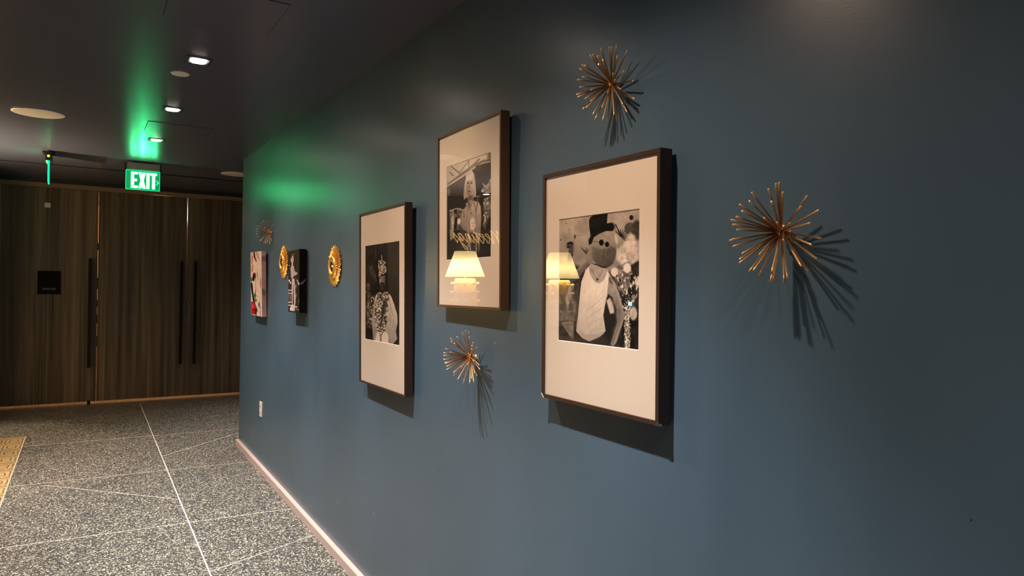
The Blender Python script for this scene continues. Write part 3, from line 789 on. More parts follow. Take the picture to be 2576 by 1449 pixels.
# balloons, feathers and fluffy pompoms on the right
P.ell(712, 185, 18, 22, 34, 6); P.ell(700, 285, 50, 55, 86, 12, tex=(18, 20, 20, 7)); P.ell(760, 300, 45, 90, 70, 14, tex=(20, 30, 30, 8))
P.poly([(640, 430), (700, 320), (740, 345), (775, 450), (785, 560), (730, 600), (640, 640), (580, 560), (575, 470)], 186, 26, tex=(40, 26, 26, 9))
P.ell(700, 420, 55, 30, 200, 12, tex=(30, 12, 10, 10)); P.ell(655, 573, 14, 10, 235, 5)
P.poly([(560, 640), (690, 580), (720, 700), (700, 790), (640, 880), (560, 780)], 120, 22, tex=(74, 16, 22, 11))
P.ell(560, 675, 34, 42, 205, 10, tex=(20, 14, 14, 12)); P.ell(672, 640, 34, 44, 216, 10, tex=(22, 14, 14, 13)); P.ell(762, 755, 26, 46, 200, 10, tex=(22, 14, 14, 14))
P.dots([(570, 680), (760, 690), (780, 860), (640, 1100), (600, 850)], 205, 14, 26, 15, .58)
P.dots([(570, 680), (760, 690), (780, 860), (640, 1100), (600, 850)], 30, 16, 34, 16, .60)
P.ell(725, 1045, 34, 60, 176, 14, tex=(30, 18, 18, 17)); P.ell(730, 900, 20, 24, 130, 8)
P.poly([(652, 980), (690, 1010), (692, 1370), (645, 1370)], 130, 10, tex=(80, 8, 12, 18))
P.dots([(645, 900), (700, 950), (700, 1380), (640, 1380)], 225, 9, 12, 19, .55)
for i in range(9):
    a = -2.3+i*.38; P.line([(610, 350), (610+60*math.cos(a), 350+60*math.sin(a))], 7, 34, 3)
P.line([(570, 245), (600, 310), (650, 370)], 8, 36, 4)
for i in range(6): P.line([(305, 510), (262+14*i, 455+8*(i % 3))], 5, 60, 3)
# man behind, in profile on the left
P.poly([(135, 560), (150, 470), (190, 480), (188, 520), (175, 545), (185, 620), (170, 770), (140, 750)], 60, 8, tex=(10, 20, 20, 20))
P.poly([(128, 440), (135, 405), (165, 395), (190, 405), (192, 435), (140, 460)], 44, 5); P.line([(133, 432), (188, 428)], 7, 120, 4)
P.poly([(150, 452), (190, 440), (192, 490), (180, 520), (155, 520)], 86, 6)
# raised arm
P.poly([(170, 680), (230, 640), (300, 575), (330, 515), (368, 540), (360, 600), (300, 640), (235, 730), (180, 775), (130, 760)], 120, 8, col2=84, g=(220, 620, 260, 740), tex=(12, 30, 20, 21))
P.poly([(318, 520), (345, 500), (370, 535), (372, 600), (335, 610)], 132, 6)
P.line([(235, 730), (300, 650), (330, 600)], 12, 84, 10, al=.6); P.line([(230, 650), (300, 585), (335, 530)], 8, 158, 8, al=.7)
# neck and shoulders
P.poly([(345, 600), (480, 630), (520, 700), (560, 760), (600, 860), (630, 980), (648, 1070), (610, 1190), (575, 1300), (545, 1340), (520, 1320), (550, 1220), (580, 1120), (560, 1000), (520, 900), (480, 900), (330, 780), (320, 640)], 160, 7, col2=118, g=(470, 760, 650, 1000), tex=(18, 30, 60, 22))
P.poly([(500, 870), (540, 900), (575, 1010), (570, 1120), (540, 1200), (500, 1300), (460, 1200), (470, 1000)], 40, 10)
P.poly([(485, 930), (520, 900), (550, 950), (555, 1040), (520, 1050)], 186, 12, tex=(24, 12, 12, 23))
P.ell(405, 740, 12, 12, 80, 5); P.line([(350, 640), (380, 700), (405, 735)], 3, 92, 3); P.line([(455, 650), (430, 700), (405, 735)], 3, 92, 3)
P.poly([(495, 715), (545, 735), (545, 790), (515, 770)], 92, 14)
P.line([(530, 740), (590, 870), (625, 1000), (640, 1080), (600, 1190), (560, 1310)], 14, 178, 14, al=.55); P.line([(520, 900), (560, 1000), (575, 1100), (545, 1200)], 12, 70, 12, al=.7); P.ell(628, 1070, 16, 30, 128, 12)
# tank top
P.poly([(300, 655), (328, 625), (335, 670), (355, 725), (390, 768), (425, 775), (460, 750), (485, 700), (492, 665), (512, 690), (500, 780), (492, 880), (470, 990), (458, 1060), (478, 1200), (440, 1240), (390, 1282), (330, 1290), (270, 1262), (215, 1200), (232, 1060), (250, 860), (262, 760)],
       214, 5, col2=168, g=(380, 800, 300, 1290), tex=(12, 26, 60, 24))
for k in range(9):
    y = 930+k*34; P.line([(290+k*8, y+60), (360, y+20), (462, y-90+k*14)], 5, 150 if k % 2 else 190, 10, al=.55)
P.line([(300, 640), (290, 740), (262, 850)], 5, 196, 6, al=.6); P.poly([(232, 1180), (300, 1230), (420, 1225), (470, 1195), (440, 1240), (390, 1282), (330, 1290), (270, 1262)], 150, 12, al=.6)
P.poly([(240, 1250), (330, 1295), (440, 1245), (480, 1280), (490, 1340), (240, 1310)], 56, 8)
# head
P.ell(463, 470, 113, 168, 158, 5, rot=-.05, col2=70, g=(430, 380, 500, 640), tex=(18, 50, 60, 25))
P.poly([(350, 440), (440, 470), (560, 450), (573, 500), (545, 600), (490, 638), (410, 610), (362, 550)], 108, 16, col2=72, g=(380, 480, 500, 640), al=.75, tex=(14, 30, 30, 26))
P.line([(470, 470), (455, 560), (445, 590)], 5, 62, 5); P.poly([(505, 455), (545, 480), (530, 520), (480, 520)], 88, 12); P.line([(372, 600), (480, 636)], 8, 40, 5)
P.line([(360, 400), (430, 400), (500, 425), (572, 488)], 4, 40, 2.5); P.ell(442, 408, 21, 28, 22, 3); P.ell(493, 425, 18, 24, 22, 3)
P.ell(575, 375, 14, 45, 190, 6, rot=-.2); P.line([(440, 330), (500, 370), (530, 350)], 3, 120, 4)
# hat
P.poly([(330, 210), (345, 175), (400, 150), (500, 135), (492, 235), (540, 230), (562, 262), (545, 305), (480, 305), (420, 330), (375, 360), (352, 420), (330, 430), (325, 385), (345, 350), (335, 280)], 26, 4, tex=(12, 40, 30, 27))
P.poly([(345, 200), (480, 165), (480, 215), (350, 290)], 44, 20, al=.6)
for i in range(8): P.line([(535, 270), (535+36*math.cos(-1.9+i*.4), 265+38*math.sin(-1.9+i*.4))], 5, 30, 4)
IMG3 = P.grey()

# --- print 2: woman with a pale bob and bead necklaces
P = Paint([(113, 240), (652, 75), (120, 1363), (652, 1336)], 170, 360, 52)
P.poly([(100, 50), (700, 50), (700, 1449), (100, 1449)], 58, col2=46, g=(380, 300, 380, 1300), tex=(16, 70, 70, 31))
# glazed roof and arch
P.poly([(115, 240), (652, 60), (652, 200), (560, 215), (430, 280), (310, 370), (120, 480)], 176, 6, col2=206, g=(130, 300, 420, 180), tex=(14, 60, 20, 32))
P.line([(120, 465), (280, 350), (430, 245), (540, 195), (660, 180)], 34, 118, 6); P.line([(120, 478), (290, 368), (440, 262), (545, 212), (660, 196)], 14, 205, 5); P.line([(120, 495), (300, 385), (450, 280), (560, 232), (660, 215)], 9, 96, 5)
P.line([(378, 130), (378, 300)], 9, 96, 4); P.line([(150, 225), (275, 330)], 16, 110, 5); P.line([(270, 310), (370, 190)], 10, 120, 5); P.line([(385, 270), (500, 165)], 22, 128, 6); P.line([(150, 310), (190, 350)], 12, 96, 6)
P.poly([(600, 100), (660, 70), (660, 190), (600, 185)], 90, 26, al=.7)
P.poly([(120, 480), (330, 370), (330, 470), (310, 600), (120, 600)], 84, 8, col2=66, g=(200, 450, 200, 600), tex=(12, 60, 20, 33))
P.poly([(120, 600), (330, 600), (330, 740), (120, 760)], 44, 8); P.ell(550, 310, 6, 6, 215, 5)
P.poly([(460, 240), (655, 200), (655, 400), (560, 480), (470, 560)], 54, 20)
# crowd on the left
P.poly([(150, 760), (280, 740), (310, 780), (300, 1000), (150, 1000)], 104, 10, tex=(60, 24, 24, 34)); P.poly([(200, 740), (240, 730), (235, 800), (210, 810)], 40, 8)
P.line([(150, 775), (230, 745), (310, 765)], 12, 170, 6); P.ell(262, 900, 22, 36, 206, 8); P.poly([(165, 850), (200, 820), (215, 960), (175, 990)], 168, 10, tex=(30, 20, 20, 35))
P.poly([(215, 860), (245, 850), (235, 1000), (200, 990)], 30, 10); P.poly([(120, 740), (150, 900), (150, 1350), (120, 1350)], 46, 10, tex=(24, 20, 40, 36))
P.poly([(155, 1000), (200, 980), (205, 1090), (160, 1130)], 150, 16, tex=(30, 14, 30, 37)); P.poly([(245, 1260), (300, 1180), (300, 1260)], 130, 10); P.ell(140, 540, 14, 50, 120, 10)
# horse-like shapes on the right
P.poly([(530, 550), (560, 480), (600, 470), (650, 380), (655, 560), (590, 590), (560, 570)], 150, 12, tex=(50, 30, 30, 38)); P.line([(550, 460), (575, 495)], 10, 205, 6); P.ell(538, 545, 10, 18, 205, 8)
P.poly([(560, 660), (655, 590), (655, 800), (600, 900), (575, 1000), (550, 960), (555, 760)], 112, 14, tex=(62, 22, 50, 39)); P.dots([(545, 650), (620, 620), (610, 920), (560, 960)], 210, 16, 30, 40, .60)
P.line([(450, 610), (520, 605)], 8, 150, 5); P.line([(480, 605), (480, 680)], 7, 140, 5); P.line([(500, 605), (498, 680)], 5, 120, 5)
# body
P.poly([(365, 620), (425, 620), (440, 660), (500, 680), (522, 730), (530, 860), (520, 1050), (500, 1280), (490, 1180), (480, 1060), (400, 1050), (310, 1000), (290, 950), (300, 780), (350, 720), (368, 690)], 178, 7, col2=128, g=(420, 700, 300, 1000), tex=(14, 30, 40, 41))
P.poly([(395, 900), (420, 850), (450, 880), (462, 960), (440, 1010), (400, 1000)], 205, 14, tex=(20, 20, 20, 42)); P.ell(418, 925, 5, 6, 50, 3); P.ell(440, 925, 5, 6, 50, 3); P.line([(418, 955), (432, 962), (444, 952)], 4, 60, 3)
P.poly([(370, 622), (400, 700), (380, 780), (366, 700)], 110, 12); P.line([(485, 680), (465, 810)], 7, 50, 4); P.line([(322, 780), (322, 860)], 6, 50, 4)
P.poly([(300, 1010), (480, 1060), (505, 1330), (240, 1340), (250, 1150)], 66, 20, tex=(20, 30, 40, 43)); P.poly([(490, 1060), (520, 1000), (505, 1270)], 140, 8)
# beads
def beads(pts, step, r, col):
    for (x0, y0), (x1, y1) in zip(pts[:-1], pts[1:]):
        n = max(1, int(math.hypot(x1-x0, y1-y0)/step))
        for k in range(n): P.ell(x0+(x1-x0)*k/n, y0+(y1-y0)*k/n, r, r, col, 4)
for pts in ([(352, 690), (356, 850), (366, 1000), (380, 1150), (400, 1260)], [(362, 690), (366, 860), (378, 1000), (396, 1160), (405, 1260)], [(420, 640), (400, 740), (404, 810)], [(425, 645), (455, 740), (462, 800), (480, 960), (470, 1140), (470, 1330)]):
    P.line(pts, 13, 62, 4); beads(pts, 17, 6, 205)
beads([(372, 1180), (376, 1290)], 17, 6, 190)
# head
P.poly([(320, 640), (315, 570), (328, 450), (345, 350), (375, 298), (410, 292), (438, 330), (455, 420), (466, 540), (468, 610), (430, 625), (345, 620), (330, 642)], 200, 5, col2=160, g=(400, 300, 340, 640), tex=(16, 9, 80, 44))
P.poly([(358, 420), (380, 400), (425, 395), (428, 480), (420, 570), (395, 612), (370, 612), (355, 560), (350, 480)], 182, 6, col2=140, g=(420, 480, 355, 500))
P.ell(371, 447, 13, 9, 52, 5); P.ell(410, 447, 12, 9, 52, 5); P.line([(358, 430), (384, 428)], 5, 80, 4); P.line([(398, 428), (422, 430)], 5, 80, 4)
P.poly([(386, 450), (398, 505), (378, 510)], 130, 8); P.ell(385, 547, 16, 7, 74, 4); P.poly([(372, 600), (428, 590), (425, 650), (370, 660)], 96, 12, al=.8)
P.poly([(345, 360), (425, 340), (425, 398), (352, 425)], 214, 10, al=.8)
IMG2 = P.grey()

# --- print 3: bearded man in a jewelled crown and pale robe
P = Paint([(50, 97), (490, 42), (45, 1302), (492, 1393)], 180, 440, 44)
P.poly([(0, 0), (600, 0), (600, 1449), (0, 1449)], 52, col2=40, g=(200, 100, 400, 700), tex=(12, 60, 80, 51))
P.poly([(90, 380), (130, 340), (190, 480), (190, 560), (110, 460)], 78, 16, tex=(16, 20, 40, 52)); P.line([(185, 90), (185, 230)], 7, 92, 5); P.line([(205, 100), (205, 700)], 10, 28, 8)
P.ell(85, 620, 22, 50, 92, 10, tex=(40, 10, 14, 53)); P.poly([(60, 680), (160, 740), (160, 1000), (110, 1160), (60, 1140)], 66, 10, tex=(20, 20, 30, 54))
P.dots([(80, 730), (180, 740), (140, 950), (120, 1160), (70, 1130)], 200, 16, 20, 55, .60); P.dots([(50, 560), (110, 580), (100, 1150), (50, 1100)], 120, 16, 18, 56, .6)
# robe
P.poly([(190, 710), (250, 690), (330, 690), (375, 740), (420, 860), (455, 980), (462, 1080), (440, 1200), (455, 1300), (400, 1370), (150, 1320), (140, 1200), (125, 1080), (140, 960), (160, 800)], 196, 6, col2=150, g=(300, 760, 200, 1300), tex=(16, 24, 70, 57))
for x0, y0, x1, y1 in ((350, 760, 400, 1000), (370, 900, 365, 1130), (420, 1000, 400, 1150), (170, 800, 140, 1080), (410, 1180, 400, 1340), (440, 1130, 420, 1300)): P.line([(x0, y0), (x1, y1)], 7, 130, 10, al=.7)
# ornate central panel
P.poly([(200, 710), (340, 700), (345, 900), (320, 1100), (290, 1230), (240, 1270), (190, 1180), (170, 1000), (185, 820)], 128, 8, tex=(30, 8, 10, 58))
P.dots([(190, 700), (345, 700), (345, 900), (320, 1100), (290, 1240), (240, 1280), (190, 1180), (165, 1000)], 228, 13, 15, 59, .52, .08)
P.dots([(190, 700), (345, 700), (345, 900), (320, 1100), (290, 1240), (240, 1280), (190, 1180), (165, 1000)], 40, 14, 17, 60, .57, .08)
P.poly([(285, 780), (310, 830), (268, 1060), (245, 1090), (250, 960)], 66, 8); P.poly([(300, 700), (350, 700), (350, 800), (300, 960)], 52, 10, al=.7); P.dots([(290, 700), (350, 700), (345, 830), (300, 980)], 210, 14, 16, 61, .6)
P.poly([(225, 1080), (265, 1060), (250, 1270), (215, 1180)], 50, 12, al=.7); P.dots([(215, 1060), (275, 1050), (255, 1280), (200, 1190)], 200, 14, 16, 62, .58)
P.ell(200, 1290, 34, 90, 206, 10); P.ell(298, 1300, 46, 95, 206, 10); P.line([(245, 1250), (250, 1370)], 12, 110, 8)
P.poly([(135, 1100), (200, 1200), (170, 1330), (140, 1300)], 140, 14, al=.6)
# head
P.poly([(225, 480), (312, 470), (318, 600), (300, 690), (262, 715), (235, 680), (222, 600)], 46, 8)
P.poly([(228, 490), (300, 480), (302, 560), (292, 620), (265, 640), (240, 620), (228, 560)], 168, 6, col2=100, g=(230, 520, 300, 540))
P.ell(243, 508, 14, 15, 70, 4); P.ell(243, 508, 9, 10, 150, 3); P.ell(282, 508, 14, 15, 70, 4); P.ell(282, 508, 9, 10, 140, 3); P.ell(262, 490, 12, 6, 90, 4)
P.line([(262, 520), (258, 560)], 7, 120, 5); P.poly([(240, 580), (262, 565), (290, 582), (290, 640), (268, 700), (245, 650)], 34, 6); P.ell(264, 602, 10, 5, 150, 4)
for x in (255, 264, 274): P.line([(x, 622), (x, 660)], 3, 150, 3)
# crown
P.poly([(212, 310), (235, 285), (250, 300), (262, 265), (275, 300), (292, 290), (303, 330), (305, 400), (318, 440), (280, 430), (245, 440), (222, 495), (214, 460), (222, 400)], 110, 5, tex=(26, 8, 10, 63))
P.dots([(212, 290), (305, 280), (318, 440), (215, 490)], 225, 11, 12, 64, .5, .08); P.dots([(212, 290), (305, 280), (318, 440), (215, 490)], 36, 12, 13, 65, .6, .08)
P.line([(222, 380), (262, 362), (305, 376)], 7, 206, 4); P.line([(222, 450), (250, 420), (312, 425)], 9, 200, 4); P.line([(255, 222), (262, 290)], 9, 180, 4); P.line([(264, 380), (264, 415)], 8, 228, 3); P.line([(250, 396), (280, 394)], 7, 228, 3)
IMG1 = P.grey()

framed('frame3', 'large black framed photograph of a figure with round masked head, top hat and tank top', IMG3, M_FRAME, 0.0105, True)
framed('frame2', 'black framed photograph of a woman with a pale bob, hung highest of the three', IMG2, M_FRAME_LIT, 0.0085)
framed('frame1', 'black framed photograph of a bearded man in a crown, hung left and lowest', IMG1, M_FRAME, 0.0080)

# ------------------------------------------------------------------ unframed canvases
def canvas(key, label, front, side, edge_col):
    f = FR[key]; w, h, d = f['w']/2, f['h']/2, f['d']
    t = thing('canvas_print', label, 'canvas picture', (0, 0, 0), 0, 'small unframed canvas pictures')
    t.matrix_world = basis(f)
    def flat(c, nu=2, nv=2): return np.ones((nv, nu, 3))*np.array(srgb(*c)[:3])
    q = [(((-w, h, 0), (w, h, 0), (-w, -h, 0), (w, -h, 0)), front),
         (((w, h, 0), (w, h, -d), (w, -h, 0), (w, -h, -d)), side),
         (((-w, h, -d), (-w, h, 0), (-w, -h, -d), (-w, -h, 0)), flat(edge_col)),
         (((-w, h, -d), (w, h, -d), (-w, h, 0), (w, h, 0)), flat(edge_col)),
         (((-w, -h, 0), (w, -h, 0), (-w, -h, -d), (w, -h, -d)), flat(edge_col)),
         (((w, h, -d), (-w, h, -d), (w, -h, -d), (-w, -h, -d)), flat((150, 140, 120)))]
    grid_mesh('printed_canvas', q, M_CANVAS_PRINT, t, None)
    b = bmesh.new()
    for x0, x1, y0, y1 in ((-w+.004, -w+.03, -h+.004, h-.004), (w-.03, w-.004, -h+.004, h-.004), (-w+.03, w-.03, h-.03, h-.004), (-w+.03, w-.03, -h+.004, -h+.03)):
        bx(b, x0, x1, y0, y1, -d-0.002, -d)
    obj('stretcher_bar', b, M_CONSOLE, t)

# colourful brushed portrait; front colours are those of the paint
P = Paint([(70, 105), (275, 85), (88, 1240), (290, 1283)], 60, 240, (238, 206, 186))
P.poly([(60, 80), (300, 80), (300, 1300), (60, 1300)], (240, 208, 188), tex=(14, 30, 60, 71))
P.poly([(70, 100), (120, 100), (118, 460), (78, 480)], (236, 190, 176), 8); P.line([(105, 180), (95, 330), (100, 460)], 16, (180, 90, 70), 10, tex=(40, 10, 20, 72)); P.line([(118, 340), (108, 470)], 8, (120, 40, 40), 8)
P.poly([(122, 100), (150, 100), (160, 190), (186, 260), (175, 285), (150, 220), (130, 200)], (96, 30, 38), 6); P.line([(140, 180), (178, 280)], 9, (60, 52, 70), 5)
P.line([(170, 100), (215, 220)], 8, (70, 60, 80), 5); P.line([(192, 100), (240, 250)], 5, (120, 100, 110), 5)
P.poly([(75, 300), (100, 300), (95, 620), (75, 640)], (214, 190, 130), 12)
P.ell(142, 535, 30, 55, (92, 26, 34), 8); P.ell(128, 590, 22, 50, (34, 22, 30), 8); P.line([(160, 520), (172, 600)], 8, (110, 40, 44), 6)
P.ell(92, 610, 16, 40, (90, 110, 40), 12); P.line([(196, 475), (200, 540), (212, 600)], 10, (60, 100, 140), 6)
P.line([(170, 600), (168, 720), (175, 790)], 6, (130, 70, 50), 4); P.line([(258, 600), (262, 740)], 14, (196, 90, 70), 8); P.line([(262, 540), (275, 840)], 5, (120, 130, 110), 5)
P.line([(92, 680), (112, 860), (140, 1000), (155, 1110)], 34, (26, 18, 24), 8, tex=(14, 10, 30, 73)); P.line([(175, 790), (160, 880)], 12, (90, 70, 40), 6)
P.ell(160, 900, 20, 36, (60, 120, 30), 8); P.ell(175, 985, 20, 26, (70, 140, 30), 8); P.line([(150, 850), (165, 960)], 12, (50, 100, 30), 6); P.line([(190, 900), (212, 930)], 5, (80, 110, 60), 5)
P.poly([(90, 860), (108, 900), (110, 1010), (92, 1010)], (228, 170, 160), 8)
P.poly([(88, 1010), (150, 1020), (190, 1110), (205, 1150), (180, 1240), (90, 1235)], (168, 28, 36), 10, tex=(50, 14, 24, 74)); P.ell(120, 1100, 16, 50, (230, 80, 60), 10); P.ell(110, 1210, 20, 30, (220, 20, 60), 8)
P.poly([(218, 1090), (228, 1010), (246, 1030), (255, 1110), (262, 1140), (225, 1120)], (50, 90, 130), 6); P.ell(232, 1105, 12, 22, (150, 200, 220), 6); P.ell(190, 1170, 18, 30, (70, 80, 110), 8)
P.poly([(165, 1130), (190, 1140), (188, 1260), (160, 1240)], (60, 24, 34), 8); P.line([(255, 1160), (256, 1270)], 8, (130, 60, 40), 5)
def colour(P, g=0.80):
    T = np.clip(P.I, 0, 255)/255; L = ((T+0.055)/1.055)**2.4
    return np.clip(L*np.array([1.0, 1.12, 1.25])*g, 0.004, 0.9)
C1 = colour(P)
P = Paint([(275, 85), (348, 90), (290, 1283), (372, 1280)], 14, 160, (190, 150, 152))  # side strip painted darker, its shade put into the colour
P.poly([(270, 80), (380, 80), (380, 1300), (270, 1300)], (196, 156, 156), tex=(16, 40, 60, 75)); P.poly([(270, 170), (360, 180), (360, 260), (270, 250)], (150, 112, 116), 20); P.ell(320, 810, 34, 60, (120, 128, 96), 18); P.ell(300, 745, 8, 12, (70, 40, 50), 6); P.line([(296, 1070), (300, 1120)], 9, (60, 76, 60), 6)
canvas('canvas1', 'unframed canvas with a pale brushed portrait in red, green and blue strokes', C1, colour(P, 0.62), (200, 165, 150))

# black canvas with a pale drawn singer
P = Paint([(78, 130), (268, 72), (68, 1205), (270, 1212)], 70, 260, (50, 42, 32))
P.poly([(50, 50), (300, 50), (300, 1240), (50, 1240)], (52, 44, 32), tex=(6, 60, 60, 81))
W_ = (228, 205, 205)
P.poly([(135, 235), (140, 200), (150, 188), (165, 230), (170, 270), (160, 310), (135, 310), (118, 290), (122, 245)], W_, 5); P.poly([(140, 225), (152, 230), (158, 280), (145, 300), (138, 260)], (140, 124, 120), 5); P.line([(135, 178), (190, 170)], 3, W_, 4)
P.line([(145, 310), (145, 370)], 24, (214, 190, 190), 6)
P.poly([(125, 380), (172, 370), (190, 460), (215, 495), (215, 465), (232, 475), (232, 505), (205, 530), (172, 540), (155, 580), (125, 585), (118, 480), (116, 410)], (206, 184, 186), 5)
P.line([(140, 400), (135, 570)], 5, (120, 104, 104), 4); P.line([(160, 400), (158, 540)], 5, (150, 130, 130), 4); P.line([(172, 380), (180, 530)], 4, (60, 52, 40), 4)
P.poly([(138, 590), (180, 590), (195, 760), (200, 900), (190, 1100), (212, 1110), (200, 1120), (175, 1100), (170, 800), (160, 700), (152, 1020), (150, 1180), (110, 1170), (112, 1100), (138, 1060), (132, 800)], (214, 192, 196), 5)
P.line([(150, 620), (150, 1010)], 4, (130, 112, 112), 4); P.line([(165, 700), (172, 1080)], 5, (80, 68, 56), 4); P.line([(182, 620), (190, 1000)], 4, (170, 150, 150), 4)
P.line([(215, 860), (200, 950), (195, 1060)], 8, (200, 180, 180), 4); P.line([(195, 570), (215, 600), (195, 640)], 6, (120, 104, 90), 4); P.ell(205, 720, 14, 40, (140, 122, 116), 8)
for z in (805, 860, 1025, 1080): P.line([(66, z), (140, z-2)], 15, W_, 5); P.line([(180, z+10), (208, z+8)], 8, (170, 150, 146), 5)
P.line([(84, 800), (86, 1080)], 5, (180, 160, 156), 4); P.line([(110, 860), (112, 1020)], 9, (170, 150, 146), 4, tex=(60, 6, 14, 82)); P.ell(92, 635, 14, 22, W_, 6); P.ell(112, 670, 12, 22, W_, 6); P.ell(94, 368, 8, 6, W_, 4); P.line([(90, 415), (112, 440)], 4, (180, 160, 156), 4)
P.poly([(218, 610), (235, 600), (255, 650), (275, 665), (275, 700), (250, 700), (232, 650)], (200, 178, 176), 5); P.line([(232, 355), (232, 440)], 5, (100, 86, 70), 5); P.line([(262, 960), (258, 1020)], 8, (150, 130, 120), 6)
P.ell(115, 1150, 16, 34, W_, 6); P.poly([(140, 1060), (185, 1060), (190, 1180), (140, 1185)], (210, 190, 188), 7); P.line([(205, 1100), (225, 1105)], 20, W_, 5); P.line([(210, 1140), (265, 1160)], 8, (190, 170, 160), 5, tex=(60, 6, 8, 83)); P.ell(162, 1040, 12, 30, (60, 50, 40), 6)
C2 = colour(P)
P = Paint([(268, 72), (392, 78), (270, 1212), (400, 1215)], 24, 200, (10, 9, 9))  # wrapped side darker than the front: shade put into the colour
P.poly([(270, 665), (300, 660), (330, 630), (355, 625), (360, 600), (378, 605), (378, 640), (350, 640), (340, 680), (318, 690), (300, 690), (270, 690)], (112, 98, 96), 6); P.line([(350, 765), (375, 795)], 5, (70, 62, 60), 5)
for z in (1035, 1055, 1135): P.line([(325, z), (372, z+2)], 4, (70, 62, 58), 4)
P.line([(370, 370), (372, 440)], 4, (36, 32, 32), 4)
canvas('canvas2', 'unframed black canvas with a white line drawing of a singer', C2, colour(P), (12, 11, 11))

